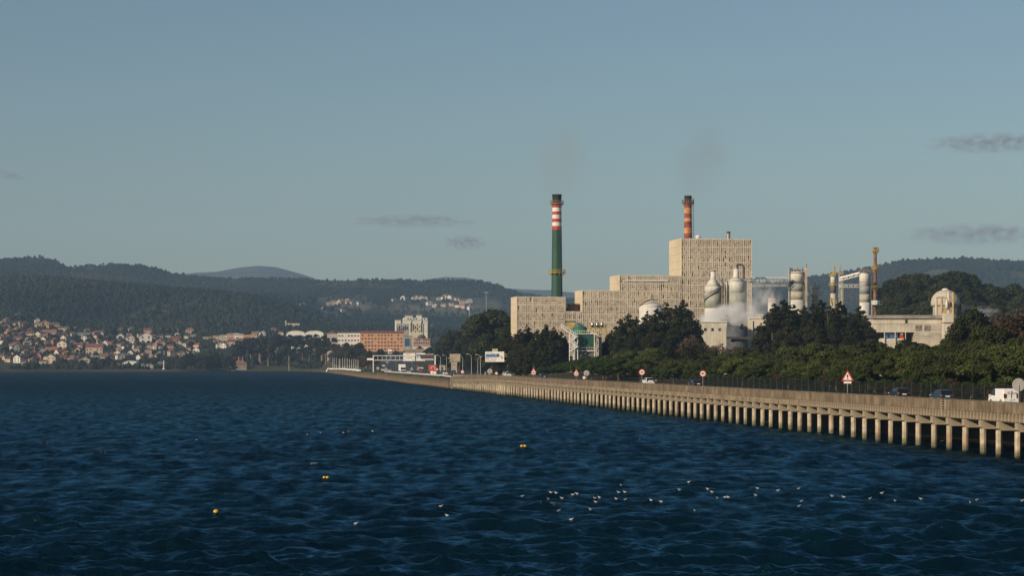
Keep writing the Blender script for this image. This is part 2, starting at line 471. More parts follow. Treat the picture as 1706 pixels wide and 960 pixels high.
# ------------------------------------------------------------------ water
wr = np.random.default_rng(9)
NW = 130
lam = np.exp(wr.uniform(math.log(.5), math.log(10), NW)); th = wr.normal(0, .42, NW) + math.radians(262)
kk = 2 * PI / lam; ph = wr.random(NW) * 6.28
amp = .0108 * lam ** .60 * np.exp(-(lam / 8) ** 3)
def waves(X, Y, D):
    z = np.zeros_like(X)
    for i in range(NW):
        fade = 1 if lam[i] > 6 else np.clip(1.25 - D / (lam[i] * 230), 0, 1)
        z += fade * amp[i] * np.sin(kk[i] * (X * math.cos(th[i]) + Y * math.sin(th[i])) + ph[i])
    gust = .55 + .9 * fbm(X / 45, Y / 45, 61, 3)
    z = z * gust
    return z + .9 * z * np.abs(z)       # sharper crests
wc = np.linspace(-420, 2130, 1300)
inv = np.linspace(1 / 70., 1 / 640., 900); wd = 1 / inv
wd = np.concatenate([wd, np.exp(np.linspace(math.log(660), math.log(2700), 160))])
PX = np.repeat(wc[None], len(wd), 0); DD = np.repeat(wd[:, None], len(wc), 1)
X = wx(PX, DD); Zw = waves(X, DD, DD)
crest = np.clip((Zw - .28) / .06, 0, 1) * np.clip((fbm(X / 14, DD / 14, 71, 2) - .77) / .06, 0, 1) * np.clip((fbm(X * 3.5, DD * 1.5, 72, 3) - .54) / .1, 0, 1) * np.clip((DD - 118) / 30, .0, 1)
V = np.stack([X, DD, Zw], -1).reshape(-1, 3)
wm = bpy.data.materials.new('sea_water'); N, L, B = nodes(wm)
N.remove(B)
tc = N.new('ShaderNodeTexCoord')
h1 = noise(2.0, 5, (1, .6, 1)); h2 = noise(6.5, 4)
ad = N.new('ShaderNodeMath'); ad.operation = 'MULTIPLY_ADD'; ad.inputs[1].default_value = .35
L.new(h2.outputs[0], ad.inputs[0]); L.new(h1.outputs[0], ad.inputs[2])
bp = N.new('ShaderNodeBump'); la = N.new('ShaderNodeAttribute'); la.attribute_name = 'chop'; L.new(la.outputs['Fac'], bp.inputs['Strength']); bp.inputs['Distance'].default_value = .30
L.new(ad.outputs[0], bp.inputs['Height'])
deep = N.new('ShaderNodeBsdfDiffuse'); L.new(mixc(ramp(noise(.022, 3, (1, .35, 1)).outputs[0], .38, .62), (.0004, .0060, .012), (.0008, .010, .018)), deep.inputs[0])
gl = N.new('ShaderNodeBsdfGlossy'); gl.inputs['Roughness'].default_value = .16; gl.inputs[0].default_value = (.30, .66, .92, 1)
fr = N.new('ShaderNodeFresnel'); fr.inputs['IOR'].default_value = 1.33
L.new(bp.outputs[0], gl.inputs['Normal']); L.new(bp.outputs[0], fr.inputs['Normal'])
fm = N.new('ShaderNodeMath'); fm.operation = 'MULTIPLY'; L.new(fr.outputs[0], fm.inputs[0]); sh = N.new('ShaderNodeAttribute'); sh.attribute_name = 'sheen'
rp = N.new('ShaderNodeMapRange'); rp.inputs[1].default_value = .38; rp.inputs[2].default_value = .64; rp.inputs[3].default_value = .35; rp.inputs[4].default_value = 1.5      # cat's paws: noise streaks painted into the reflection strength
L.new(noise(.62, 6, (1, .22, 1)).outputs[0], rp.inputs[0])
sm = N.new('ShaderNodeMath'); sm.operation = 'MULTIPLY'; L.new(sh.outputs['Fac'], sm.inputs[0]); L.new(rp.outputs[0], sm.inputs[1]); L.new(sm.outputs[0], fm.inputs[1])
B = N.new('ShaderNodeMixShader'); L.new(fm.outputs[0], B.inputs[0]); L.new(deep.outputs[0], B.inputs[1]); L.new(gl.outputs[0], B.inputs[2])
at = N.new('ShaderNodeAttribute'); at.attribute_name = 'foam'
fo = N.new('ShaderNodeBsdfDiffuse'); fo.inputs[0].default_value = (.42, .42, .40, 1)
mx = N.new('ShaderNodeMixShader'); L.new(at.outputs['Fac'], mx.inputs[0]); L.new(B.outputs[0], mx.inputs[1]); L.new(fo.outputs[0], mx.inputs[2])
L.new(mx.outputs[0], N['Material Output'].inputs['Surface'])
water = bigmesh('water', V, gridfaces(len(wd), len(wc)), wm, {'foam': (crest * .4).reshape(-1), 'sheen': (.62 - .40 * smooth((DD - 110) / 800)).reshape(-1), 'chop': np.clip(.62 + (DD - 90) / 420, .62, 1).reshape(-1)}, smooth_=True)  # sheen attribute: reflection painted weaker with distance to darken the far water
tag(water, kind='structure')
def on_crest(px, py, span):
    """the highest water near the point seen at (px, py): floating things ride where they can be seen"""
    D0 = F * H / (py - YH); Ds = np.linspace(D0 - span, D0 + span, 61)
    z = waves(wx(px, Ds), Ds, Ds); k = int(np.argmax(z))
    return float(wx(px, Ds[k])), float(Ds[k]), float(z[k])
def sea_z(x, y): return float(waves(np.array([x]), np.array([float(y)]), np.array([float(y)]))[0])

# ------------------------------------------------------------------ air
hb = MB().box(-6500, 6500, -400, 10300, -90, 640)
hm = bpy.data.materials.new('haze_air'); hm.use_nodes = True
N, L = hm.node_tree.nodes, hm.node_tree.links
N.remove(N['Principled BSDF'])
pv = N.new('ShaderNodeVolumePrincipled'); pv.inputs['Color'].default_value = (.44, .68, 1.0, 1); pv.inputs['Density'].default_value = 6.6e-5
L.new(pv.outputs[0], N['Material Output'].inputs['Volume'])
hz_o = hb.build('haze', hm); tag(hz_o, 'thin blue winter haze in the air', kind='stuff')
# ------------------------------------------------------------------ individual trees: trunk + crown of leaf clumps
def leaves(centres, radii, counts, size, seed, flat=1.0, up=.25):
    """small leaf sprays spread through clumps; returns V, F, tint"""
    r = np.random.default_rng(seed)
    V = []; T = []
    for c, R, n in zip(centres, radii, counts):
        d = r.normal(size=(n, 3)); d /= np.linalg.norm(d, axis=1)[:, None]
        rad = R * (.35 + .65 * r.random(n) ** .45)
        p = np.array(c)[None] + d * rad[:, None] * np.array([1, 1, flat])
        nrm = d + r.normal(size=(n, 3)) * .55 + np.array([0, 0, up]); nrm /= np.linalg.norm(nrm, axis=1)[:, None]
        a = np.cross(nrm, r.normal(size=(n, 3))); a /= np.linalg.norm(a, axis=1)[:, None]
        b = np.cross(nrm, a)
        s = size * (.6 + .8 * r.random(n))[:, None]
        q = np.stack([p - a * s - b * s * .55, p + a * s - b * s * .55, p + a * s + b * s * .55, p - a * s + b * s * .55], 1)
        q += nrm[:, None, :] * (r.random((n, 4, 1)) - .5) * s[:, None] * .5
        V.append(q.reshape(-1, 3))
        T.append(np.clip(r.random() * .55 + r.random(n) * .45, 0, 1))
    V = np.concatenate(V); m = len(V) // 4
    return V, np.arange(m * 4).reshape(m, 4), np.concatenate(T)

LEAF_DARK = leafmat('evergreen_leaf', (.014, .018, .007), (.046, .048, .018), .3)
LEAF_PINE = leafmat('pine_needles', (.026, .036, .010), (.086, .102, .028), .28)
LEAF_HEDGE = leafmat('hedge_leaf', (.020, .036, .008), (.050, .078, .018), .1)
LEAF_OAK = leafmat('broad_leaf', (.018, .026, .010), (.060, .066, .024), .35)
LEAF_BARE = leafmat('bare_twigs', (.055, .036, .024), (.12, .085, .055), .25)
LEAF_RUST = leafmat('rusty_leaf', (.040, .026, .014), (.085, .056, .030), .25)

def tree_proto(name, kind, h, seed, leafm, barkm, n=3600, size=.3):
    r = random.Random(seed)
    root = bpy.data.objects.new(name, None); COL.objects.link(root); root.empty_display_size = .5
    cen, rad, lim = [], [], []
    if kind == 'tall':            # dense dark evergreen: a full ragged cone with lesser tops leaning off it
        tops = [(0, 0, 1.0, .24)] + [(r.uniform(-.17, .17), r.uniform(-.17, .17), r.uniform(.66, .93), r.uniform(.13, .18)) for _ in range(r.choice((2, 3, 4)))]
        for (ox, oy, hh, W0) in tops:
            nk = int(60 * (W0 / .24) ** 1.5) + 16
            for k in range(nk):
                t = .06 + .94 * ((k + r.random()) / nk) ** .8
                R = W0 * h * min(1, .55 + t * 1.6) * max(0, 1 - t) ** .62
                a = r.uniform(0, 6.28); e = R * r.uniform(.35, 1.12)
                cen.append((ox * h + e * math.cos(a), oy * h + e * math.sin(a), hh * h * t * .98 + r.uniform(-.015, .015) * h)); rad.append(h * (r.uniform(.04, .075) * min(1, (1.02 - t) * 3.2 + .12)))
    elif kind == 'umbrella':      # maritime pine with a wide domed crown
        for k in range(30):
            a = r.uniform(0, 6.28); e = (r.random() ** .5) * .52 * h
            z = h * (.84 - .40 * (e / (.52 * h)) ** 2 + r.uniform(-.05, .05))
            cen.append((e * math.cos(a), e * math.sin(a), z)); rad.append(h * r.uniform(.10, .17))
        for k in range(7):
            a = r.uniform(0, 6.28); e = r.uniform(.25, .5) * h
            cen.append((e * math.cos(a), e * math.sin(a), h * r.uniform(.22, .5))); rad.append(h * r.uniform(.08, .14))
    elif kind == 'round':
        for k in range(34):
            a = r.uniform(0, 6.28); u = r.uniform(-.8, 1); e = math.sqrt(max(0, 1 - u * u)) * r.uniform(.45, 1)
            cen.append((e * .36 * h * math.cos(a), e * .36 * h * math.sin(a), h * (.58 + .36 * u))); rad.append(h * r.uniform(.08, .15))
    elif kind == 'stem':          # tall pine with a bare trunk and a small ragged top
        for k in range(20):
            a = r.uniform(0, 6.28); e = r.random() ** .6 * .22 * h
            cen.append((e * math.cos(a), e * math.sin(a), h * r.uniform(.55, .96))); rad.append(h * r.uniform(.05, .10))
    elif kind == 'bare':
        for k in range(30):
            a = r.uniform(0, 6.28); u = r.uniform(-.6, 1); e = math.sqrt(max(0, 1 - u * u)) * r.uniform(.4, 1)
            cen.append((e * .38 * h * math.cos(a), e * .38 * h * math.sin(a), h * (.55 + .38 * u))); rad.append(h * r.uniform(.10, .16))
    tot = sum(x ** 2 for x in rad)
    cnt = [max(8, int(n * x * x / tot)) for x in rad]
    V, Fc, T = leaves(cen, rad, cnt, size, seed, .8 if kind != 'umbrella' else .6)
    V[:, 2] = np.maximum(V[:, 2], .05 * h)
    bigmesh('crown', V, Fc, leafm, {'tint': T}, parent=root)
    b = MB(); lean = (r.uniform(-.05, .05) * h, r.uniform(-.05, .05) * h)
    r0 = h * (.022 if kind in ('stem',) else .026); top = h * (.72 if kind in ('umbrella', 'round', 'bare') else .88)
    prev = (0, 0, -.6); pr = r0 * 1.3
    for k in range(1, 6):
        t = k / 5; p = (lean[0] * t + r.uniform(-.01, .01) * h, lean[1] * t + r.uniform(-.01, .01) * h, top * t); rr = r0 * (1 - .8 * t)
        b.tube(prev, p, pr, rr, 7); prev, pr = p, rr
    for c in r.sample(cen, min(9, len(cen))):
        z0 = min(c[2] * .75, top * .8); t = z0 / top
        b.tube((lean[0] * t, lean[1] * t, z0), c, r0 * .45 * (1.1 - t), r0 * .08, 5)
    b.build('trunk', barkm, root)
    root['h'] = h
    return root

PROTO = {}
def protos(key, kind, h, leafm, barkm, n, size, count=3):
    PROTO[key] = [tree_proto({'hedge': 'hedge_bush'}.get(key, key + '_tree'), kind, h, 100 * len(PROTO) + k, leafm, barkm, n, size) for k in range(count)]
protos('evergreen', 'tall', 22, LEAF_DARK, WOODT, 20000, .23, 5)
protos('pine', 'umbrella', 8, LEAF_PINE, WOODP, 13000, .125, 4)
protos('oak', 'round', 14, LEAF_OAK, WOODT, 8000, .25)
protos('stem_pine', 'stem', 22, LEAF_DARK, WOODP, 2200, .42)
protos('bare', 'bare', 10, LEAF_BARE, WOODP, 1500, .20)
protos('rusty', 'round', 9, LEAF_RUST, WOODT, 3600, .22, 2)
protos('hedge', 'umbrella', 5, LEAF_HEDGE, WOODT, 5200, .13, 2)
for k in PROTO:
    for p in PROTO[k]: p['used'] = 0
tr = random.Random(7)
TREES = {}
def plant(key, x, y, h, group, desc, widen=1.0, z=None, cat='tree'):
    p = tr.choice(PROTO[key])
    fresh = [q for q in PROTO[key] if not q['used']]
    if fresh: p = fresh[0]; o = p; p['used'] = 1
    else: o = dup(p)
    s = h / p['h']
    o.location = (x, y, ground(x, y) if z is None else z); o.scale = (s * widen, s * widen, s); o.rotation_euler = (0, 0, tr.uniform(0, 6.28))
    o['category'] = cat; o['group'] = group
    TREES.setdefault(group, []).append((PX0 + x * F / y, o, desc))
    return o
def top_plant(key, px, D, ytop, group, desc, widen=1.0, **k):
    """a tree standing at (px, D) tall enough to reach photo row ytop"""
    x = wx(px, D); z = ground(x, D)
    return plant(key, x, D, wz(ytop, D) - z, group, desc, widen, **k)

# roadside pines between the carriageway and the plant
def bx(D, off=0): return 53.4 + off - .1376 * (D - 213)           # parapet line of the viaduct in plan
def bpx_D(px, off):                                                # distance at which the viaduct line (shifted by off) crosses a photo column
    return (53.4 + off + .1376 * 213) / ((px - PX0) / F + .1376)
pine_top = np.array([(1000, 590), (1040, 588), (1090, 588), (1130, 586), (1180, 588), (1230, 586), (1290, 584), (1350, 580), (1400, 578), (1450, 574), (1500, 575), (1550, 572), (1600, 566), (1660, 560), (1720, 556), (1800, 552)])
for i in range(30):
    px = 1012 + i * 27.5 + tr.uniform(-6, 6)
    D = bpx_D(px, 22 + tr.uniform(0, 5)); yt = np.interp(px, pine_top[:, 0], pine_top[:, 1]) + tr.uniform(-3, 12)
    top_plant('pine', px, D, yt, 'pines along the road', 'green pine with a domed crown', tr.uniform(1.0, 1.35))
for i in range(26):
    px = 1030 + i * 30 + tr.uniform(-9, 9)
    D = bpx_D(px, 33 + tr.uniform(0, 9)); yt = np.interp(px, pine_top[:, 0], pine_top[:, 1]) + tr.uniform(-14, 0)
    top_plant('pine' if tr.random() < .75 else 'oak', px, D, yt, 'trees behind the roadside pines', 'green tree just behind the roadside pines', tr.uniform(1.0, 1.25))
for i in range(16):
    px = 1190 + i * 35 + tr.uniform(-9, 9)
    D = bpx_D(px, 17.5); yt = YH + (H - 5.1 - tr.uniform(1.6, 3.0)) * F / D
    top_plant('bare' if tr.random() < .55 else 'rusty', px, D, yt, 'winter bushes along the fence', 'brown winter bush at the foot of the pines', 1.25, cat='bush')
for i in range(30):
    px = 1005 + i * 24.5 + tr.uniform(-6, 6)
    D = bpx_D(px, 19 + tr.uniform(0, 3)); yt = YH + (H - 5.1 - tr.uniform(2.6, 4.4)) * F / D
    top_plant('hedge', px, D, yt, 'undergrowth below the roadside pines', 'leafy green shrub under the roadside pines', 1.3, cat='bush')
# the clipped bank of ivy-green hedge at the far end
for i in range(26):
    px = 856 + i * 7.2 + tr.uniform(-2, 2)
    D = bpx_D(px, 17 + 7 * (i % 3)); yt = np.interp(px, [850, 880, 920, 960, 1000, 1050], [622, 614, 603, 596, 590, 586]) + tr.uniform(-2, 3) + (2 - i % 3) * 4
    top_plant('hedge', px, D, min(yt, 624), 'hedge bank by the road', 'dense green bush of the hedge bank beside the road', 1.5, cat='hedge bush')
# evergreens in front of the plant
for px, D, yt in [(866, 730, 547), (878, 735, 541), (895, 720, 548), (909, 735, 540), (922, 722, 543), (935, 728, 552), (888, 700, 560), (915, 700, 562)]:
    top_plant('evergreen', px, D, yt, 'evergreens before the plant corner', 'dark evergreen before the left corner of the plant', 1.2)
for px, D, yt in [(1020, 700, 548), (1033, 690, 530), (1047, 705, 521), (1060, 690, 527), (1078, 700, 518), (1095, 690, 512), (1110, 700, 501), (1126, 690, 508), (1139, 700, 498), (1152, 690, 520), (1160, 700, 540), (1085, 660, 545), (1120, 660, 540), (1050, 660, 556)]:
    top_plant('evergreen', px, D, yt, 'evergreens before the grid wall', 'dark evergreen before the long grid wall', 1.15)
for px, D, yt in [(1268, 640, 538), (1280, 650, 518), (1292, 640, 504), (1306, 650, 497), (1322, 640, 505), (1338, 650, 508), (1355, 640, 504), (1368, 650, 498), (1384, 640, 508), (1400, 650, 500), (1415, 640, 520), (1432, 650, 508), (1446, 640, 530), (1310, 610, 530), (1350, 610, 532), (1390, 610, 534), (1425, 610, 540)]:
    top_plant('evergreen', px, D, yt, 'evergreens before the silos', 'dark evergreen before the grey-banded silos', 1.2)
# wood at the end of the causeway
for px, D, yt in [(737, 1340, 558), (748, 1300, 548), (760, 1310, 552), (772, 1250, 540), (784, 1230, 538), (796, 1200, 528), (808, 1150, 521), (820, 980, 519), (832, 985, 520), (843, 980, 524), (852, 960, 532), (790, 1130, 560), (815, 960, 556), (840, 930, 556), (765, 1180, 574), (860, 900, 548), (850, 745, 556), (862, 738, 553), (846, 770, 548), (872, 715, 570), (838, 800, 566), (802, 1060, 580), (828, 880, 575)]:
    top_plant('evergreen' if tr.random() < .6 else 'oak', px, D, yt, 'wood at the end of the causeway', 'tall dark tree in the wood left of the plant', 1.1)
# wooded knoll behind the white shed
knoll = np.array([(1460, 480), (1475, 458), (1490, 470), (1510, 462), (1530, 460), (1550, 462), (1580, 458), (1605, 457), (1630, 468), (1650, 478), (1675, 480), (1690, 476), (1706, 482), (1760, 480)])
for row, dy in ((1150, 0), (1090, 14), (1040, 30), (1000, 44), (965, 58)):
    for i in range(15):
        px = 1462 + i * 19 + tr.uniform(-7, 7)
        yt = np.interp(px, knoll[:, 0], knoll[:, 1]) + dy + tr.uniform(-4, 5)
        z = ground(wx(px, row), row)
        if wz(yt, row) - z < 6: continue
        if 1565 < px < 1650 and row < 1000: continue
        top_plant('oak' if px < 1640 or tr.random() < .5 else 'evergreen', px, row + tr.uniform(-12, 12), yt, 'wood on the knoll behind the plant', 'rounded dark tree on the wooded knoll behind the white shed', 1.15)
for px, D, yt, k in [(1615, 420, 520, 'oak'), (1640, 430, 545, 'rusty'), (1668, 420, 540, 'rusty'), (1690, 415, 530, 'rusty'), (1715, 420, 525, 'rusty'), (1590, 430, 560, 'oak'), (1660, 470, 528, 'bare'), (1700, 470, 520, 'bare'), (1640, 400, 552, 'oak'), (1740, 420, 520, 'oak')]:
    top_plant(k, px, D, yt, 'mixed trees right of the white shed', 'mixed winter tree right of the white shed', 1.0)
for px, D, yt in [(1180, 600, 572), (1200, 590, 570), (1150, 600, 562), (1225, 580, 575), (1250, 580, 572)]:
    top_plant('bare', px, D, yt, 'bare trees below the steam', 'bare winter tree below the steam cloud', 1.1)
# pine grove on the far shore
for i in range(58):
    px = tr.uniform(396, 552); D = tr.uniform(2165, 2390) + (0 if px > 470 else 20)
    if px > 535: D = tr.uniform(2010, 2200)
    x = wx(px, D); plant('stem_pine', x, D, tr.uniform(17, 25), 'pines of the shore grove', 'slender pine with a bare trunk in the shore grove', tr.uniform(.9, 1.3))
for i in range(16):
    px = tr.uniform(556, 622); D = max(tr.uniform(1700, 1950), float(shore(px)) + 110)
    plant('bare' if tr.random() < .6 else 'oak', wx(px, D), D, tr.uniform(7, 12), 'thicket behind the flagpoles', 'bare winter tree behind the row of flagpoles', 1.2)
for i in range(34):
    px = tr.uniform(556, 624); D = float(shore(px)) + tr.uniform(110, 340)
    plant('bare' if tr.random() < .75 else 'rusty', wx(px, D), D, tr.uniform(5, 9), 'thicket behind the flagpoles', 'bare winter tree behind the row of flagpoles', 1.4)
for i in range(14):
    px = 312 + i * 5.5 + tr.uniform(-3, 3); D = tr.uniform(2110, 2200)
    plant('oak', wx(px, D), D, tr.uniform(9, 17), 'green trees by the shore', 'rounded green tree on the shore left of the pine grove', 1.2)
for px, py, h in [(22, 600, 7), (45, 596, 8), (52, 604, 6), (60, 601, 7), (70, 598, 9), (88, 604, 6), (172, 612, 9), (180, 610, 10), (186, 613, 8), (165, 611, 7), (285, 613, 10), (293, 616, 9), (297, 613, 11), (304, 616, 9), (240, 585, 9), (232, 580, 8), (130, 592, 6), (8, 590, 8), (108, 575, 7), (76, 570, 6), (150, 566, 7), (205, 606, 6), (225, 612, 6), (265, 600, 7), (15, 565, 8), (100, 558, 7), (40, 556, 8), (215, 590, 7), (275, 588, 8), (318, 580, 9), (35, 575, 7), (330, 590, 8), (120, 604, 6), (255, 608, 5), (195, 575, 7), (145, 580, 6)]:
    D, z = hit(px, py)
    plant('oak' if tr.random() < .7 else 'bare', wx(px, D), D, h, 'garden trees of the shore town', 'tree between the houses of the shore town', 1.25)
for px, py, h in [(628, 606, 8), (634, 600, 9), (615, 600, 8), (606, 596, 8), (660, 596, 6), (700, 590, 7), (716, 596, 9), (724, 600, 9), (708, 598, 7), (590, 592, 7), (575, 590, 7), (600, 588, 6), (730, 592, 12), (738, 588, 14), (612, 608, 6)]:
    D, z = hit(px, py)
    plant('oak', wx(px, D), D, h, 'trees along the suburban slope', 'dark tree on the slope below the apartment blocks', 1.25)
for g, lst in TREES.items():
    lst.sort(key=lambda e: e[0]); n = len(lst)
    for i, (px, o, d) in enumerate(lst):
        o['label'] = d + (', %s from the left' % ordinal(i + 1) if i < n - 1 else ', rightmost of them')
# ------------------------------------------------------------------ causeway viaduct over the water
# local frame: s runs along the parapet (away from the camera), o runs inland; built in world metres round the near end
A0 = Vector((53.4 + .1376 * 30, 183, 0)); DIRV = Vector((-.1376, 1, 0)).normalized(); OUT = Vector((DIRV.y, -DIRV.x, 0))
VROT = math.atan2(DIRV.y, DIRV.x)              # local x = along the viaduct; local -y = inland
LEN = (771 - 183) / DIRV.y
vx = thing('road_viaduct', 'long concrete road viaduct on rows of piles standing in the dark water', 'viaduct', A0, VROT)
ROADZ = 5.5
def topz(s):                                   # parapet crest: level, dipping at the far end
    D = 183 + s * DIRV.y
    return float(np.interp(D, [0, 560, 600, 660, 715, 771], [6.05, 5.98, 6.1, 5.95, 5.45, 4.75]))
pm = mat('parapet_concrete', (.40, .335, .245), .9, .16, .35, streak=.35, bump=.3)
# pile concrete: weed and wet line near the water
pmat = bpy.data.materials.new('pile_concrete'); N, L, B = nodes(pmat)
B.inputs['Roughness'].default_value = .85; B.inputs['Specular IOR Level'].default_value = .2
tc = N.new('ShaderNodeTexCoord'); ge = N.new('ShaderNodeNewGeometry'); sp = N.new('ShaderNodeSeparateXYZ'); L.new(ge.outputs['Position'], sp.inputs[0])
def wnoise(sc, det=4):
    n = N.new('ShaderNodeTexNoise'); n.inputs['Scale'].default_value = sc; n.inputs['Detail'].default_value = det; L.new(ge.outputs['Position'], n.inputs['Vector']); return n
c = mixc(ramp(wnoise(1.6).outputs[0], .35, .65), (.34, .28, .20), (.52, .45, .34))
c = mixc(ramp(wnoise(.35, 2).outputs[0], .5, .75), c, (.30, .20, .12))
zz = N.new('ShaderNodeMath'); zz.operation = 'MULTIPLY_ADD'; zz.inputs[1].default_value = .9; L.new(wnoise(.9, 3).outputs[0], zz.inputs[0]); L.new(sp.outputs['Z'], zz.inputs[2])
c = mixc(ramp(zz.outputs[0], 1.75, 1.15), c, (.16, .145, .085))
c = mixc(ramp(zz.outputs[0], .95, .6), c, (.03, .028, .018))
L.new(c, B.inputs['Base Color'])
NSEG = 116; SP = LEN / NSEG
def strip(name, sections, material, extra=None, n=NSEG):
    """sweep a rectangle set (y0,y1,dz0,dz1 relative to the parapet crest) along the viaduct"""
    b = MB()
    for k in range(n):
        s0, s1 = k * LEN / n, (k + 1) * LEN / n
        for (y0, y1, d0, d1, gap) in sections:
            a, e = s0 + gap / 2, s1 - gap / 2
            za, ze = topz(a), topz(e)
            b.add([(a, y0, za + d0), (e, y0, ze + d0), (e, y1, ze + d0), (a, y1, za + d0), (a, y0, za + d1), (e, y0, ze + d1), (e, y1, ze + d1), (a, y1, za + d1)],
                  [(0, 3, 2, 1), (4, 5, 6, 7), (0, 1, 5, 4), (1, 2, 6, 5), (2, 3, 7, 6), (3, 0, 4, 7)])
    return b.build(name, material, vx)
# parapet: a row of upright concrete planks, with one opening near the right end
b = MB(); b2 = MB(); pr = random.Random(3)
PW = .42; n = int(LEN / PW)
GAP_S = None
gD = bpx_D(1575, 0); gs = (gD - 183) / DIRV.y
for k in range(n):
    s = k * PW
    if gs - 1.0 < s < gs + 1.1: continue
    j = pr.uniform(-.012, .012); zt = topz(s)
    b.box(s + .006, s + PW - .006, -.14 + j, .0 + j, zt - 1.22, zt + pr.uniform(-.015, .015))
b.build('parapet', mat('parapet_planks', (.20, .152, .102), .9, .22, .5, streak=.5, island=.26), vx)
b = MB()
for z in (.12, .42, .72, 1.02): b.box(gs - .98, gs + 1.4, -.10, -.04, topz(gs) - z - .08, topz(gs) - z)
for s in (gs - 1.0, gs + .18, gs + 1.4): b.box(s - .07, s + .07, -.16, .02, topz(gs) - 1.9, topz(gs) + .02)
b.build('gate', pm, vx, label='open railed gap in the parapet')
strip('coping', [(-.22, .06, .02, .09, .02)], mat('coping_dark', (.17, .14, .105), .9, .2, .6))
# deck slab and edge beam
DW = 12.6
b = MB()
for k in range(NSEG):
    s0, s1 = k * SP, (k + 1) * SP
    b.box(s0, s1, -DW, -.30, 4.86 if True else 0, 5.44)
b.build('deck', CONC, vx)
strip('edge_beam', [(-.55, -.17, -1.34, -1.235, .0), (-2.6, -2.25, -2.15, -1.345, .0), (-11.5, -.10, -2.15, -2.06, .0)], mat('beam_shade_tone', (.12, .095, .065), .9, .2, .5, streak=.3))  # brown darkened to paint in the shade of the gaps between the ribs
# short upright ribs under the parapet (five to a bay)
def rib_mesh():
    m = MB(); m.box(-.09, .09, -.6, .05, -2.055, -1.235); return m
rb = mat('rib_concrete', (.36, .295, .21), .9, .2, .8, streak=.2)
rib0 = None; NR = NSEG * 5; rest = MB()
for k in range(NR):
    s = (k + .5) * SP / 5
    if k < 8: continue
    if k < 108:
        if rib0 is None: rib0 = rib_mesh().build('rib', rb, vx); o = rib0
        else: o = put('rib', rib0.data, vx)
        o.location = (s, 0, topz(s))
    else:
        q = rib_mesh(); zt = topz(s)
        rest.add([(x + s, y, z + zt) for x, y, z in q.v], q.f)
rest.build('ribs', rb, vx)['kind'] = 'stuff'
# pile caps running inland and the piles, outer row and two rows in the shade
def cap_mesh():
    m = MB(); m.prism([(-6.6, -2.155), (.06, -2.155), (.06, -2.85), (-.25, -3.1), (-6.6, -3.1)], -.42, .42, axis='x')
    return m
def pile_mesh(y=-.30):
    m = MB(); m.tube((0, y, -3.08), (0, y, -8.4), .36, .36, 8); return m
cm = mat('cap_concrete', (.36, .30, .22), .9, .2, .5, streak=.25)
cap0 = pile0 = None; rc = MB(); rp = MB(); inner = MB()
NB = 114; SPB = LEN / NB
for k in range(NB):
    s = 2.0 + k * SPB; zt = topz(s)
    if s < 14: continue
    if k < 98:
        if cap0 is None:
            cap0 = cap_mesh().build('pile_cap', cm, vx); o = cap0
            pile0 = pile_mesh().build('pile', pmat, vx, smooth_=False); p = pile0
        else: o = put('pile_cap', cap0.data, vx); p = put('pile', pile0.data, vx)
        o.location = (s, 0, zt); p.location = (s + pr.uniform(-.12, .12), pr.uniform(-.06, .06), zt); p.rotation_euler = (pr.uniform(-.008, .008), pr.uniform(-.012, .012), pr.uniform(0, .7))
    else:
        q = cap_mesh(); rc.add([(x + s, y, z + zt) for x, y, z in q.v], q.f)
        q = pile_mesh(); rp.add([(x + s, y, z + zt) for x, y, z in q.v], q.f)
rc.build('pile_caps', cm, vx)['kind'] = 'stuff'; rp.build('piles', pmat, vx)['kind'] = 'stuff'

# solid bay wall near the far end, and the landward wall, painted near black as the shade under the deck
sD = (bpx_D(832, 0) - 183) / DIRV.y
MB().box(sD - 9, sD + 9, -.8, -.45, .0 - 1, topz(sD) - 2.32).build('bay_wall', pm, vx, label='solid concrete wall filling one bay')
MB().box(-10, LEN, -9.7, -9.3, -2, 3.0).build('back_wall', mat('wall_shade_tone', (.025, .022, .018), .95, .2, .5), vx)
MB().box(LEN + .05, LEN + 2.4, -12, .4, -2, 4.5).build('abutment', mat('abutment_stone', (.27, .215, .15), .95, .3, .9, bump=1), vx)

def vpt(s, off, z=0):
    p = A0 + DIRV * s + OUT * off; return Vector((p.x, p.y, z))
def s_at(px, off):                              # distance along the viaduct seen in photo column px, for a point off metres inland
    D = (A0.x + OUT.x * off + (183 + OUT.y * off) * .1376) / ((px - PX0) / F + .1376)
    return (D - 183 - OUT.y * off) / DIRV.y

# ------------------------------------------------------------------ carriageway
RL = [(s, 1.6) for s in np.linspace(-10, LEN, 60)]
VR = []
def rz(D): return float(np.interp(D, [0, 690, 771], [ROADZ, ROADZ, 4.9]))
for s, _ in RL:
    for off in (1.2, 11.8):
        p = vpt(s, off); VR.append((p.x, p.y, rz(p.y)))
LX = ([771, 940, 1163, 1300, 1600, 2000, 2150], [-21.5, -43, -73, -86, -101, -122, -128])
RX = ([771, 940, 1163, 1300, 1600, 2000, 2150], [-11.0, -16, -38, -58, -80, -103, -109])
for D in np.linspace(776, 2150, 150):
    for tb in (LX, RX):
        x = float(np.interp(D, *tb)); VR.append((x, D, max(ground(x, D) + .12, 0)))
# level the carriageway across and smooth along
VR = np.array(VR); nr = len(VR) // 2
zz_ = VR[:, 2].reshape(-1, 2).max(1); 
for _ in range(6): zz_[61:-1] = np.maximum(zz_[61:-1], (zz_[60:-2] + zz_[62:]) / 2)
VR[:, 2] = np.repeat(zz_, 2)
road = bigmesh('road', VR, gridfaces(nr, 2), ASPH); tag(road, kind='structure')
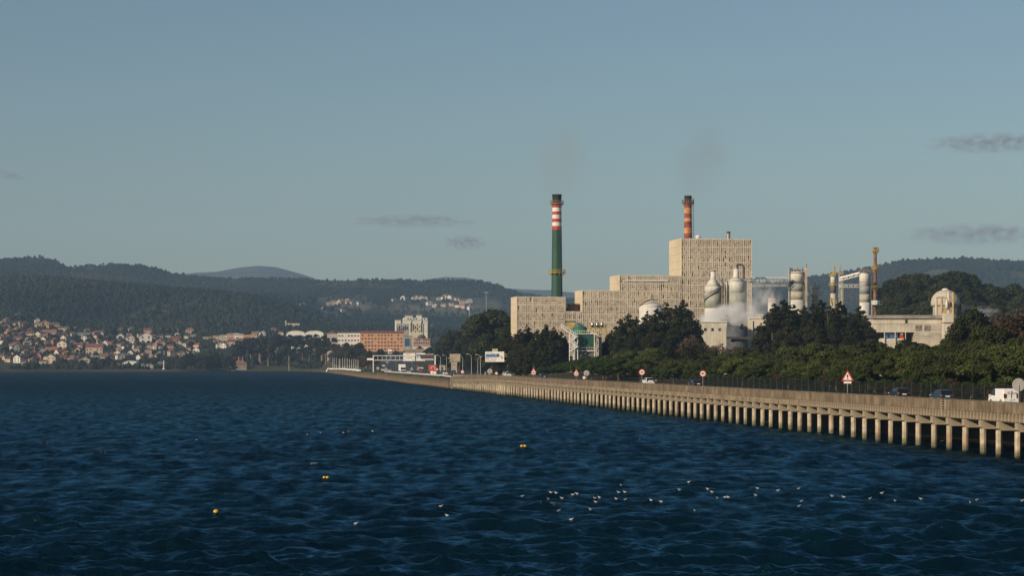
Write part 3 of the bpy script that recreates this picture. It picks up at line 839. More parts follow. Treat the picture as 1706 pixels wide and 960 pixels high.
# lane paint 4 mm above the carriageway
def lane(fr, wd, dash=None):
    b = MB(); M = VR.reshape(-1, 2, 3)
    for i in range(len(M) - 1):
        if dash and i % 2: continue
        a0, a1 = M[i]; b0, b1 = M[i + 1]
        W0 = np.linalg.norm(a1 - a0); W1 = np.linalg.norm(b1 - b0)
        q = [a0 + (a1 - a0) * (fr - wd / W0), a0 + (a1 - a0) * (fr + wd / W0), b0 + (b1 - b0) * (fr + wd / W1), b0 + (b1 - b0) * (fr - wd / W1)]
        b.add([(p[0], p[1], p[2] + .02) for p in q], [(0, 1, 2, 3)])
    return b
b = MB()
for fr, d in ((.04, None), (.35, 1), (.66, 1), (.96, None)):
    q = lane(fr, .08, d); b.add(q.v, q.f)
tag(b.build('road_marking', mat('road_paint', (.62, .62, .58), .8, .15)), kind='structure')

# ------------------------------------------------------------------ green mesh fence along the landward side
FEN = mat('fence_green', (.006, .011, .009), .8, .1)
fn = thing('mesh_fence', 'dark green mesh fence between the road and the pines', 'fence', vpt(0, 13.6, 5.15), VROT)
fence_end = s_at(1150, 13.6)
b = MB()
for s in np.arange(6, fence_end,   .24): b.box(s, s + .03, -.02, .02, .05, 2.2)
for z in (.1, 1.1, 2.15): b.box(6, fence_end, .02, .05, z, z + .05)
b.build('mesh_panel', FEN, fn)
p0 = None; ps = list(np.arange(8, fence_end, 4.0))[:99]
for s in ps:
    if p0 is None: p0 = MB().tube((0, 0, -.4), (0, 0, 2.35), .05, .05, 6).build('post', mat('fence_post', (.04, .05, .047), .6, .1), fn); o = p0
    else: o = put('post', p0.data, fn)
    o.location = (s, .09, 0)

# white crash barrier on the causeway bank
gr = thing('guardrail', 'white crash barrier along the water side of the causeway', 'guardrail', (-48, 960, 4.3))
b = MB(); pts = []
for D in np.linspace(778, 1200, 44):
    x = float(np.interp(D, *LX)) - 1.0; pts.append((x + 48, D - 960, max(ground(x, D), 3.2) - 4.3))
for a, c in zip(pts[:-1], pts[1:]): b.add([(a[0], a[1], a[2] + .35), (c[0], c[1], c[2] + .35), (c[0], c[1], c[2] + 1.0), (a[0], a[1], a[2] + 1.0), (a[0] + .3, a[1], a[2] + .35), (c[0] + .3, c[1], c[2] + .35), (c[0] + .3, c[1], c[2] + 1.0), (a[0] + .3, a[1], a[2] + 1.0)],
      [(0, 1, 2, 3), (4, 7, 6, 5), (3, 2, 6, 7), (0, 4, 5, 1)])
b.build('rail', mat('rail_white', (.50, .49, .46), .6, .1, .5), gr)
p0 = None
for p in pts:
    if p0 is None: p0 = MB().box(-.08, .08, -.08, .08, -.5, .9).build('post', GALV, gr); o = p0
    else: o = put('post', p0.data, gr)
    o.location = (p[0] + .45, p[1], p[2])
# ------------------------------------------------------------------ pulp plant: grid-clad main building
GZ = 5.2
CREAM = mat('cream_panel', (.58, .49, .35), .85, .07, .12, streak=.12)
CREAMF = mat('cream_fin', (.66, .585, .46), .85, .08, .3)
SHADE = mat('louvre_back', (.34, .255, .18), .9, .2, .25)
CELL = mat('louvre_cell', (.54, .45, .355), .85, .12, .08, island=.26, streak=.22)
TH = math.radians(10); cT, sT = math.cos(TH), math.sin(TH)
XA, YA = wx(862, 800), 800.0
def fu(px):
    k = (px - PX0) / F
    return (k * YA - XA) / (cT - k * sT)
def fz(py, u): return wz(py, YA + u * sT) - GZ
mb_ = thing('pulp_mill', 'huge stepped cream factory hall clad in a grid of louvre panels', 'factory', (XA, YA, GZ), TH)
u1, u2, u3, u4, u5 = fu(941.5), fu(971), fu(1033), fu(1136), fu(1252)
zA, zLow, zB, zC, zD = fz(495, 20), fz(519, 24), fz(484, 30), fz(459, 60), fz(398, 85)
blocks = [(0, u1, zA, 14), (u1, u2, zLow, 14), (u2, u3, zB, 15), (u3, u4, zC, 18), (u4, u5, zD, 20)]
for i, (a, e, z, d) in enumerate(blocks):
    b = MB(); y0 = .9
    b.box(a, e, y0, d, 0, z - .25)
    b.build('wall', SHADE if False else CREAM, mb_)
    # louvre backing, ledges, fins and cells
    fin = MB(); led = MB(); cell = MB(); back = MB()
    back.box(a + .02, e - .02, .55, .895, 0, z - .3)
    rr = random.Random(50 + i)
    z0 = z; rows = []
    zc = z
    rows = [z - k * 3.15 for k in range(int(z / 3.15) + 2)]
    for zz0 in rows:
        if zz0 > .2: led.box(a, e, -.02, .55, max(0, zz0 - .42), zz0)
    nf = max(2, round((e - a) / .82)); stp = (e - a) / nf
    for k in range(nf + 1):
        x = a + k * stp; w_ = .13 if k % 4 == 0 else .08
        fin.box(x - w_, x + w_, -.03 if k % 4 == 0 else .03, .552, 0.01, z + (.16 if k % 4 == 0 else -.25))
    for zz0 in rows:
        for hh in (0, 1):
            top = zz0 - .42 - hh * 1.36; bot = top - 1.34
            if bot < 0: continue
            for k in range(nf):
                if rr.random() < (.97 if hh == 0 else .93):
                    dpt = rr.uniform(.07, .16)
                    cell.box(a + k * stp + .08, a + (k + 1) * stp - .08, dpt, .56, bot + rr.choice((0, 0, .35)), top)
    back.build('louvre_back', SHADE, mb_); led.build('ledge', CREAMF, mb_); fin.build('fin', CREAMF, mb_); cell.build('louvre_panel', CELL, mb_)['kind'] = 'stuff'
# plain left flanks, set a little proud, with panel joints
for (a, z, d, zlo) in ((0, zA, 14, 0), (u2, zB, 15, zLow), (u3, zC, 18, zB), (u4, zD, 20, zC)):
    b = MB(); z1 = z
    hgt = 3.15; k = 0
    zz1 = z1 + .1
    while zz1 > zlo + .4:
        zb = max(zlo + .02, zz1 - hgt + .05)
        b.box(a - .22, a - .003, -.1, d, zb, zz1); zz1 -= hgt
    b.build('flank', CREAM, mb_)
for (a, e, z, d) in blocks:
    MB().box(a + .3, e - .3, 0.95, d - .3, z - .249, z - .1).build('roof', mat('roof_grey', (.25, .23, .20), .9, .15, .2), mb_)
MB().box(fu(1066), fu(1069), -.35, -.13, fz(530, 65), fz(512, 65)).build('downpipe', RUST, mb_)
b = MB(); ua, ue = fu(1040), fu(1113)
b.box(ua, ue, -.3, -.125, fz(469, 60), fz(466.5, 60)); b.build('light_strip', WHITE, mb_, label='long pale strip across the upper louvres')
# things on the roofs
def at(px, py, D): return Vector((wx(px, D), D, wz(py, D)))
def sz(n, D): return n * D / F
b = thing('roof_duct', 'rusty brown hooded duct housing between two roofs of the grid hall', 'duct', at(955, 519, 812), TH)
q = MB(); k = sz(1, 812)
q.prism([(-13 * k, 0), (13 * k, 0), (11 * k, 9 * k), (-7 * k, 9 * k)], -3, 3); q.build('housing', mat('duct_brown', (.20, .115, .075), .8, .25, .8), b)
q = MB().box(-8 * k, 10 * k, -3.4, 3.4, 9.2 * k, 12.5 * k); q.build('hood', mat('hood_brown', (.26, .15, .10), .8, .25, .8), b)

def stack(name, label, px, D, prof, bands, extras=()):
    """chimney: prof rows (py, width px) from top to bottom; bands (py_top, py_bottom, material)"""
    pz = GZ; k = sz(1, D)
    t = thing(name, label, 'chimney', (wx(px, D), D, pz))
    def rad(py): return np.interp(py, [p for p, _ in prof], [w / 2 * k for _, w in prof])
    for (a, e, m) in bands:
        zt, zb = wz(a, D) - pz, wz(e, D) - pz
        MB().lathe([(rad(e), zb), (rad((a + e) / 2), (zt + zb) / 2), (rad(a), zt)], 28).build('band', m, t, smooth_=False)
    for (py, r_px, m) in extras:
        z = wz(py, D) - pz; r = r_px * k; ri = rad(py)
        q = MB(); n = 20
        q.lathe([(ri + .02, -.15), (r, -.15), (r, .1), (ri + .02, .1)], n, (0, 0, z))
        for j in range(n):
            a = 2 * PI * j / n; q.tube((r * math.cos(a), r * math.sin(a), z), (r * math.cos(a), r * math.sin(a), z + 1.25), .06, .06, 4)
        for dz in (.65, 1.25):
            pts = [(r * math.cos(2 * PI * j / n), r * math.sin(2 * PI * j / n), z + dz) for j in range(n + 1)]; q.path(pts, .06, 4)
        for j in range(0, n, 2):
            a = 2 * PI * j / n; q.tube((ri * math.cos(a), ri * math.sin(a), z - 1.4), (r * math.cos(a), r * math.sin(a), z - .15), .07, .07, 4)
        q.build('platform', m, t)
    return t, rad, k, pz
GREEN = mat('chimney_green', (.020, .075, .045), .6, .10, .12, streak=.12)
CRED = mat('chimney_red', (.42, .045, .035), .6, .08, .2); CWHITE = mat('chimney_white', (.68, .66, .62), .6, .06, .2, streak=.1)
SOOT = mat('soot', (.022, .021, .02), .8, .3, .4)
b_ = [(324, 341, SOOT)]
for i, (a, e) in enumerate([(341, 346.2), (346.2, 352.6), (352.6, 358), (358, 364.6), (364.6, 370.4), (370.4, 376.8), (376.8, 383)]): b_.append((a, e, CRED if i % 2 == 0 else CWHITE))
b_ += [(383, 455, GREEN), (455, 622, GREEN)]
t, rad, k, pz = stack('chimney', 'tall green chimney with red and white bands and a black top', 927.8, 826, [(324, 16.4), (328, 14.6), (340, 15.2), (383, 16), (450, 17.6), (494, 19), (622, 21)], b_, [(339.5, 11, mat('platform_brown', (.30, .22, .10), .7, .2)), (455, 14.5, YELLOW)])
q = MB(); zt = wz(338, 826) - pz
for s_ in (-.25, .25): q.tube((s_ + 1.2, -rad(620) - .3, 0), (s_ + 1.2, -rad(340) - .3, zt), .05, .05, 4)
q.build('ladder', mat('ladder_grey', (.10, .13, .11), .6, .1), t)
ORNG = mat('chimney_orange', (.55, .27, .09), .75, .2, .6, streak=.45); MARO = mat('chimney_maroon', (.27, .06, .045), .75, .22, .6, streak=.45)
b_ = [(326.2, 337, SOOT)]
for i, (a, e) in enumerate([(337, 346.5), (346.5, 355.4), (355.4, 363.6), (363.6, 369.4), (369.4, 380), (380, 389), (389, 420)]): b_.append((a, e, MARO if i % 2 == 0 else ORNG))
t, rad, k, pz = stack('chimney', 'rusty chimney banded maroon and orange rising from the highest roof', 1146.3, 838, [(326, 12.6), (337, 12.0), (398, 13.4), (430, 13.6)], b_, [(338, 10, mat('platform_rust', (.26, .17, .08), .8, .2))])
q = MB()
for s_ in (-.3, .3): q.tube((rad(400) + .45, -.4 + s_, wz(400, 838) - pz), (rad(338) + .6, -.4 + s_, wz(330, 838) - pz), .07, .07, 4)
for j in range(22):
    z = wz(398 - j * 2.9, 838) - pz; q.box(rad(400) + .1, rad(400) + .9, -.75, -.05, z, z + .08)
q.build('ladder', mat('ladder_rust', (.16, .10, .06), .8, .2), t)
t, rad, k, pz = stack('exhaust_pipe', 'short steel exhaust pipe on the highest roof of the grid hall', 1213.6, 822, [(386, 6.4), (400, 6.4), (412, 6.4)], [(386, 389, DARKM), (389, 408, mat('steel_pipe', (.40, .34, .26), .4, .2, .8, metal=.5))])
t = thing('roof_vent', 'small white roof vent near the banded rusty chimney', 'vent', at(1163, 398, 825)); k = sz(1, 825)
MB().lathe([(.9, 0), (.9, .5), (1.3, .6), (.9, 1.3), (.2, 1.6)], 12).build('cowl', WHITE, t)

# ------------------------------------------------------------------ silos
SWHITE = mat('silo_white', (.64, .62, .56), .6, .10, .3, streak=.22); SGREEN = mat('silo_greygreen', (.36, .37, .31), .6, .12, .3, streak=.3)
SBLUE = mat('silo_bluegrey', (.29, .305, .30), .6, .12, .4, streak=.2); SBEIGE = mat('silo_beige', (.43, .40, .32), .7, .12, .4, streak=.2)
PIPE = mat('pipe_grey', (.40, .38, .34), .5, .15, 1.0, metal=.3)
def silo(label, px, D, prof, bands, ybot=626):
    k = sz(1, D); t = thing('silo', label, 'silo', (wx(px, D), D, GZ))
    Z = lambda py: wz(py, D) - GZ
    for (a, e, m, nm) in bands:
        pts = sorted(set([a, e] + [p for p, _ in prof if a < p < e]), reverse=True)
        MB().lathe([(float(np.interp(p, [q for q, _ in prof], [w_ / 2 * k for _, w_ in prof])), Z(p)) for p in pts], 32).build(nm, m, t, smooth_=True)
    return t, Z, k
def railring(t, Z, k, py, rp, m=PIPE, h=1.2, n=16):
    q = MB(); r = rp * k; z = Z(py)
    q.lathe([(r * .7, -.12), (r, -.12), (r, .06), (r * .7, .06)], n, (0, 0, z))
    for j in range(n): a = 2 * PI * j / n; q.tube((r * math.cos(a), r * math.sin(a), z), (r * math.cos(a), r * math.sin(a), z + h), .05, .05, 4)
    q.path([(r * math.cos(2 * PI * j / n), r * math.sin(2 * PI * j / n), z + h) for j in range(n + 1)], .06, 4)
    q.build('walkway', m, t)
D = 775
t, Z, k = silo('left of two bottle-necked silos before the tall hall, with a diagonal stair', 1188, D, [(451, 8.5), (464, 9), (466, 10), (478, 27.5), (480, 28.2), (640, 28.2)],
   [(451, 465.5, SWHITE, 'neck'), (465.5, 478, SWHITE, 'cone'), (478, 488, SWHITE, 'band'), (488, 514, SGREEN, 'band'), (514, 626, SWHITE, 'band')])
railring(t, Z, k, 451, 7); 
q = MB(); r = 14.6 * k
pts = [(r * math.cos(a) , r * math.sin(a), Z(py)) for a, py in zip(np.linspace(PI * 1.02, PI * 1.98, 14), np.linspace(503, 476, 14))]
q.path(pts, .28, 6); q.path([(p[0], p[1], p[2] + 1.1) for p in pts], .07, 4); q.build('stair', DARKM, t)
q = MB(); q.path([(4 * k, -1.5, Z(458)), (8 * k, -1.8, Z(462)), (14 * k, -2, Z(474)), (15.6 * k, -2, Z(480)), (15.6 * k, -2, Z(512))], .35, 6); q.build('riser_pipe', PIPE, t)
t, Z, k = silo('right of two bottle-necked silos before the tall hall, with a bent neck pipe', 1226, D, [(448, 9), (461, 10), (464, 13), (469, 35), (471, 35.8), (640, 35.8)],
   [(448, 463, SWHITE, 'neck'), (463, 469, SWHITE, 'cone'), (469, 488.5, SWHITE, 'band'), (488.5, 514, SGREEN, 'band'), (514, 626, SWHITE, 'band')])
railring(t, Z, k, 469, 18.4)
q = MB(); q.path([(2 * k, -.2, Z(450)), (2 * k, -.2, Z(441)), (11 * k, -.3, Z(441.5)), (13 * k, -.4, Z(445)), (13 * k, -.4, Z(466))], .42, 8); q.build('bent_pipe', mat('pipe_dark', (.10, .085, .07), .5, .2), t)
t = thing('riser_tower', 'dark ladder riser squeezed between the two bottle-necked silos', 'ladder tower', (wx(1204.5, D - 4), D - 4, GZ)); 
q = MB(); zt = Z(464)
q.box(-1.1 * k, .3 * k, -.4, .4, Z(516), zt); q.build('duct', DARKM, t)
q = MB(); q.box(.5 * k, 2.2 * k, -.5, .3, Z(516), Z(472)); q.build('cable_tray', mat('tray_rust', (.36, .22, .12), .8, .25, 1), t)
q = MB()
for s_ in (-1.5, 2.6): q.tube((s_ * k, -.6, 0), (s_ * k, -.6, Z(462)), .09, .09, 4)
for j in range(14): z = Z(516) + j * (zt - Z(516)) / 14; q.tube((-1.5 * k, -.6, z), (2.6 * k, -.6, z), .06, .06, 4)
q.build('frame', PIPE, t)
D = 790
t, Z, k = silo('stout banded silo with a crowded platform on top, at the end of the long conveyor', 1328, D, [(453, 22), (455, 23.6), (640, 23.6)],
   [(453, 472, SWHITE, 'band'), (472, 486, SBLUE, 'band'), (486, 500, SBEIGE, 'band'), (500, 626, SWHITE, 'band')])
railring(t, Z, k, 455, 13.4, mat('rail_dark', (.27, .25, .22), .6, .2)); railring(t, Z, k, 470.5, 13.2, PIPE, .3)
q = MB()
for dx, h in ((-8, 6), (-3, 3.5), (1, 7), (5, 4), (9, 8)): q.tube((dx * k, 0, Z(453)), (dx * k, 0, Z(453 - h)), .22, .16, 5)
q.box(-4 * k, 4 * k, -2, 2, Z(452.9), Z(449.5)); q.box(-13 * k, -9 * k, -1, 1, Z(454), Z(447)); q.build('top_gear', mat('gear_brown', (.19, .15, .11), .7, .3, 1), t)
q = MB(); q.box(11.6 * k, 15.6 * k, -2.2, .5, 0, Z(447)); q.build('stair_tower', mat('tower_beige', (.45, .38, .29), .8, .2, .5, streak=.2), t)
q = MB(); q.tube((14 * k, -1, Z(447)), (14 * k, -1, Z(440)), .4, .4, 8); q.tube((-14 * k, -1, 0), (-14 * k, -1, Z(447)), .3, .3, 6); q.build('pipe', PIPE, t)
q = MB()
q.path([(-12.2 * k, -1.5, Z(471)), (-4 * k, -2.9, Z(471)), (4 * k, -2.9, Z(471.2)), (9 * k, -2.2, Z(475)), (10.5 * k, -1.6, Z(486)), (10.5 * k, -1.6, Z(500))], .3, 6); q.build('curved_duct', mat('duct_grey', (.16, .15, .14), .6, .2), t)
D = 800
t, Z, k = silo('small silo with a round walkway and conical cap beside the stout banded silo', 1357.5, D, [(471, 2.5), (478, 5), (481, 15), (483, 11), (493, 12), (494, 10.4), (640, 10.4)],
   [(471, 481, mat('cap_beige', (.42, .37, .30), .8, .2, 1), 'cap'), (481, 494, SWHITE, 'band'), (494, 503, SGREEN, 'band'), (503, 626, mat('silo_tan', (.42, .37, .30), .8, .15, .5, streak=.3), 'band')])
railring(t, Z, k, 492, 12.2); railring(t, Z, k, 481, 8)
t, Z, k = silo('pale low cooling drum with a pinkish rim left of the stout banded silo', 1287, 805, [(488, 2.5), (494, 6), (496, 14), (503, 15.5), (507, 15.5), (640, 15.5)],
   [(488, 497, mat('drum_brown', (.28, .19, .14), .8, .2, 1), 'cap'), (497, 503.5, mat('drum_pink', (.52, .36, .29), .7, .15, .5), 'band'), (503.5, 626, SWHITE, 'band')])
D = 795
t, Z, k = silo('slim silo crowned with yellow platforms and a yellow mast', 1388, D, [(460, 8), (462, 9), (478, 9.4), (640, 9.4)],
   [(461, 476, SWHITE, 'band'), (476, 489, mat('band_dark', (.16, .13, .11), .7, .2, 1), 'band'), (489, 626, mat('silo_pale', (.47, .43, .36), .8, .15, .5, streak=.3), 'band')])
railring(t, Z, k, 460, 7, YELLOW); railring(t, Z, k, 476, 7, YELLOW)
q = MB(); q.tube((2.4 * k, 0, Z(461)), (2.4 * k, 0, Z(439)), .35, .22, 6); q.box(1 * k, 4 * k, -.6, .6, Z(452), Z(449)); q.box(1.6 * k, 3.4 * k, -.5, .5, Z(446), Z(444)); q.box(-3 * k, 4 * k, -1.3, 1.3, Z(460), Z(456)); q.build('mast', YELLOW, t)
q = MB(); q.path([(-5 * k, -1.2, Z(497)), (0, -1.6, Z(499)), (4 * k, -1.6, Z(503)), (6 * k, -1.2, Z(510))], .3, 5); q.path([(-5 * k, -1.2, Z(499)), (-3 * k, -1.3, Z(509))], .3, 5); q.build('handrail', YELLOW, t)
t = thing('pipe_rack', 'cluster of thin upright pipes between the yellow-topped silo and the conveyor', 'pipes', (wx(1397, D), D - 2, GZ))
for dx, py, r_ in ((0, 447, .3), (2.2, 441, .22), (4, 455, .28), (6.2, 449, .2)):
    MB().tube((dx * k, 0, 0), (dx * k, 0, Z(py)), r_, r_, 6).build('pipe', PIPE, t)
MB().box(1 * k, 7.5 * k, -.3, 1, Z(462), Z(457)).build('junction', mat('junction_rust', (.24, .15, .09), .8, .25, 1), t)
D = 780
t, Z, k = silo('tall slim silo banded white, blue-grey and beige at the right end of the conveyors', 1440.5, D, [(455, 15.5), (457, 17.4), (640, 17.4)],
   [(455, 477, SWHITE, 'band'), (477, 490.5, SBLUE, 'band'), (490.5, 504, SBEIGE, 'band'), (504, 626, SWHITE, 'band')])
railring(t, Z, k, 455, 9.4, PIPE); railring(t, Z, k, 471, 9.2, PIPE, .3)
q = MB()
for dx, h in ((-5, 6), (-1, 9), (3, 5), (6, 7)): q.tube((dx * k, 0, Z(455)), (dx * k, 0, Z(455 - h)), .16, .12, 5)
q.box(-4 * k, 2 * k, -1.4, 1.4, Z(455), Z(452)); q.build('top_gear', RUST, t)
q = MB(); q.tube((9.6 * k, -.5, 0), (9.6 * k, -.5, Z(458)), .28, .28, 6); q.build('pipe', PIPE, t)
# conveyors
def truss(name, label, p0, p1, h, wd, m, ndiv=12, legs=(), roof=None, low=False):
    p0 = Vector(p0); p1 = Vector(p1); t = thing(name, label, 'conveyor', p0); d = p1 - p0
    q = MB()
    for dz in (0, h):
        for yy in (-wd, wd): q.tube((0, yy, dz), (d.x, d.y + yy, d.z + dz), .16, .16, 5)
    for yy in (-wd, wd):
        for j in range(ndiv):
            a = d * (j / ndiv); e = d * ((j + 1) / ndiv)
            q.tube((a.x, a.y + yy, a.z), (e.x, e.y + yy, e.z + h) if j % 2 == 0 else (e.x, e.y + yy, e.z), .09, .09, 4)
            q.tube((a.x, a.y + yy, a.z), (a.x, a.y + yy, a.z + h), .09, .09, 4)
    q.build('truss', m, t)
    if roof:
        q = MB(); q.add([(0, -wd * 1.2, h), (d.x, d.y - wd * 1.2, d.z + h), (d.x, d.y + wd * 1.2, d.z + h), (0, wd * 1.2, h), (0, -wd * 1.2, h + .5), (d.x, d.y - wd * 1.2, d.z + h + .5), (d.x, d.y + wd * 1.2, d.z + h + .5), (0, wd * 1.2, h + .5)], [(0, 3, 2, 1), (4, 5, 6, 7), (0, 1, 5, 4), (1, 2, 6, 5), (2, 3, 7, 6), (3, 0, 4, 7)])
        q.build('gallery_roof', roof, t)
    for f in legs:
        a = d * f; MB().tube((a.x, a.y, a.z), (a.x, a.y, GZ - p0.z), .28, .28, 6).build('leg', PIPE, t)
    return t
truss('conveyor_bridge', 'long level conveyor gallery joining the bottle-necked silos to the stout silo', at(1240, 470.5, 782), at(1314, 470.5, 786), sz(6.2, 785), .8, GALV, 12, roof=WHITE)
truss('pipe_bridge', 'thin lower pipe bridge sagging below the long level conveyor', at(1252, 478, 792), at(1314, 477, 792), sz(3, 790), .5, GALV, 10)
truss('conveyor_bridge', 'sloping conveyor gallery rising to the tall slim silo', at(1399, 468, 786), at(1432, 459.5, 782), sz(4.2, 785), .8, WHITE, 8, roof=WHITE)
truss('pipe_bridge', 'short level lattice pipe bridge below the sloping conveyor gallery', at(1399, 479, 788), at(1432, 479, 786), sz(4.5, 785), .7, GALV, 8, legs=(.12,))
# rusty right-hand stack
PLAT = YELLOW
t, rad, k, pz = stack('chimney', 'slim rust-brown stack with yellow platforms beside the tall slim silo', 1458, 790, [(412, 5.2), (500, 6.2), (626, 6.6)],
   [(412, 416, DARKM), (416, 626, mat('stack_rust', (.24, .11, .065), .8, .3, .5, streak=.4))], [(418, 6, PLAT), (448, 5.6, PLAT), (478, 6.2, PLAT)])
q = MB(); Zs = lambda py: wz(py, 790) - pz
q.box(-8 * k, 10 * k, -2.2, 2.2, Zs(508.5), Zs(507)); q.box(-6 * k, 6 * k, -1.8, 1.8, Zs(507), Zs(501))
for dx in (-8, -3, 2, 6, 10): q.tube((dx * k, -2.2, Zs(507)), (dx * k, -2.2, Zs(503)), .07, .07, 4)
q.build('platform', WHITE, t, label='white boxed platform low on the stack'); q = MB(); q.tube((-5.6 * k, -.5, 0), (-5.6 * k, -.5, Zs(507)), .2, .2, 6); q.build('pipe', GALV, t)

# ------------------------------------------------------------------ low white shed, dome, column
D = 720; k = sz(1, D)
SHED = mat('shed_cream', (.62, .56, .45), .85, .12, .25, streak=.25)
sh = thing('factory_shed', 'long low cream factory shed with a grey roof edge right of the rusty stack', 'shed', (wx(1453, D), D, GZ)); Z = lambda py: wz(py, D) - GZ
W_ = 119 * k
MB().box(0, W_, 0, 26, Z(554), Z(531)).build('wall', SHED, sh)
MB().box(70 * k, W_, .05, 26, 0, Z(554) - .01).build('wall', mat('shed_lower', (.50, .44, .36), .85, .15, .3, streak=.3), sh)
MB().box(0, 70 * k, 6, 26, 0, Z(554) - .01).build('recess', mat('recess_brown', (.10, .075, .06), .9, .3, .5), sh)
MB().box(-.5, W_ + .5, -.8, 26.5, Z(531) + .003, Z(525.5)).build('roof', mat('shed_roof', (.33, .30, .26), .9, .15, .3, streak=.2), sh)
MB().box(22 * k, 43 * k, -.85, 4, Z(525.4), Z(524)).build('roof_step', DARKM, sh)
for a, e, y0, y1, m, nm in ((55, 59, 533, 539, DARKM, 'window'), (72, 83, 542, 552, mat('stain_panel', (.24, .20, .165), .9, .3, .8), 'panel'), (87, 98, 542, 552, MATS['stain_panel'], 'panel'), (99, 118, 542, 552, mat('grey_panel', (.42, .385, .34), .9, .1, .3), 'panel'), (79, 96, 555, 560, mat('louvre_pale', (.5, .47, .40), .8, .1), 'louvre')):
    MB().box(a * k, e * k, -.08, .0 - .003, Z(y1), Z(y0)).build(nm, m, sh)
q = MB(); q.box(-.1, W_, -.14, -.004, Z(540.6), Z(540)); q.build('string_course', mat('course', (.35, .3, .24), .9, .1), sh)
for dx in (2, 20, 38, 55): MB().box(dx * k, (dx + 1) * k, -.2, .2, 0, Z(554)).build('column', SHED, sh)
t = thing('water_tank', 'bright blue tank standing under the cream shed', 'tank', (wx(1487, D), D + 3, GZ)); 
MB().box(-10 * k, 10 * k, -1.5, 1.5, Z(563), Z(556)).build('body', mat('tank_blue', (.05, .16, .38), .5, .1), t); MB().box(-19 * k, 19 * k, -2.6, 2.0, 0, Z(564)).build('base', SHED, t); MB().box(-10.3 * k, 10.3 * k, -1.6, 1.6, Z(556) + .003, Z(555)).build('rim', WHITE, t)
t = thing('machine', 'red machine beside the blue tank under the cream shed', 'machine', (wx(1503, D), D + 2, GZ)); MB().box(-3 * k, 3 * k, -1, 1, 0, Z(558)).build('body', RED, t); MB().box(-2 * k, 2 * k, -1.2, 1.2, Z(558) + .002, Z(555)).build('hood', GALV, t)
t = thing('stone_tower', 'square pale service tower at the right end of the cream shed', 'tower', (wx(1579, D - 3), D - 3, GZ)); Z = lambda py: wz(py, D - 3) - GZ
MB().box(-8.2 * k, 8.2 * k, -2, 2, 0, Z(539)).build('shaft', mat('tower_cream', (.58, .53, .43), .85, .12, .3, streak=.25), t); MB().box(-8.6 * k, 8.6 * k, -2.3, 2.3, Z(539) + .003, Z(537.6)).build('ledge', mat('ledge_brown', (.20, .15, .10), .9, .2), t); MB().box(-7.4 * k, 7.4 * k, -1.8, 1.8, Z(537.5), Z(522)).build('head', MATS['tower_cream'], t)
MB().tube((1 * k, -.5, Z(521.9)), (1 * k, -.5, Z(485)), .55, .55, 10).build('vent_pipe', mat('pipe_cream', (.60, .52, .40), .6, .15), t)
MB().lathe([(.3, Z(516)), (3.2 * k, Z(513)), (3.4 * k, Z(507)), (1.2 * k, Z(500))], 14, (-2.5 * k, -1, 0)).build('cyclone', mat('cyclone', (.58, .50, .38), .5, .15, metal=.3), t)
D2 = 742; k = sz(1, D2); Z = lambda py: wz(py, D2) - GZ
t = thing('dome_tank', 'round grey domed storage tank behind the cream shed', 'domed tank', (wx(1575, D2), D2, GZ)); R = 23.8 * k
MB().lathe([(R, Z(510)), (R, Z(505))] + [(R * math.cos(a), Z(505) + R * .93 * math.sin(a)) for a in np.linspace(.05, 1.5, 14)], 36).build('dome', mat('dome_grey', (.50, .45, .38), .7, .12, .3, streak=.15), t, smooth_=True)
MB().lathe([(R * .86, 0), (R * .86, Z(510))], 30).build('drum', mat('drum_tan', (.40, .35, .28), .8, .15, .3, streak=.3), t, smooth_=True); MB().lathe([(1.2, Z(484)), (1.2, Z(481.5)), (.3, Z(480.5))], 10).build('cap', WHITE, t)
t = thing('piping_rig', 'rusty yellow pipe frame standing in front of the grey dome', 'pipe frame', (wx(1575, D2 - 9), D2 - 9, GZ)); kk2 = sz(1, D2 - 9); Z = lambda py: wz(py, D2 - 9) - GZ
OCH = mat('ochre_pipe', (.48, .33, .15), .6, .2, .8)
MB().path([(-15 * kk2, 0, 0), (-15 * kk2, 0, Z(497)), (-13.5 * kk2, 0, Z(495.5)), (9 * kk2, 0, Z(495.5))], .42, 8).build('pipe', mat('pipe_pale', (.52, .48, .40), .6, .1), t)
for dx in (-6, 13): MB().tube((dx * kk2, 0, 0), (dx * kk2, 0, Z(494 if dx < 0 else 487)), .4, .4, 8).build('pipe', OCH, t)
q = MB()
for py in (516, 521): q.box(-6 * kk2, 13 * kk2, -.2, .2, Z(py), Z(py - .8))
for j in range(6): q.tube((-6 * kk2 + j * 3.6 * kk2, 0, Z(526)), (-3 * kk2 + j * 3.2 * kk2, 0, Z(513)), .15, .15, 4)
q.build('lattice', OCH, t); MB().box(-4 * kk2, 5 * kk2, -.4, .4, Z(507), Z(502)).build('panel', mat('panel_white', (.6, .58, .54), .6, .2, .6), t)
t = thing('gallery', 'sloping pale conveyor roofs running down to the right from the grey dome', 'conveyor', at(1600, 508, D2)); d = at(1652, 524, D2 + 14) - at(1600, 508, D2)
q = MB(); q.add([(0, -2.2, -5), (d.x, d.y - 2.2, d.z - 5), (d.x, d.y - 2.2, d.z), (0, -2.2, 0), (0, 2.2, -5), (d.x, d.y + 2.2, d.z - 5), (d.x, d.y + 2.2, d.z), (0, 2.2, 0)], [(0, 1, 2, 3), (7, 6, 5, 4), (3, 2, 6, 7), (0, 4, 5, 1), (1, 5, 6, 2), (0, 3, 7, 4)]); q.build('wall', mat('gallery_wall', (.40, .36, .31), .9, .15, .3, streak=.2), t)
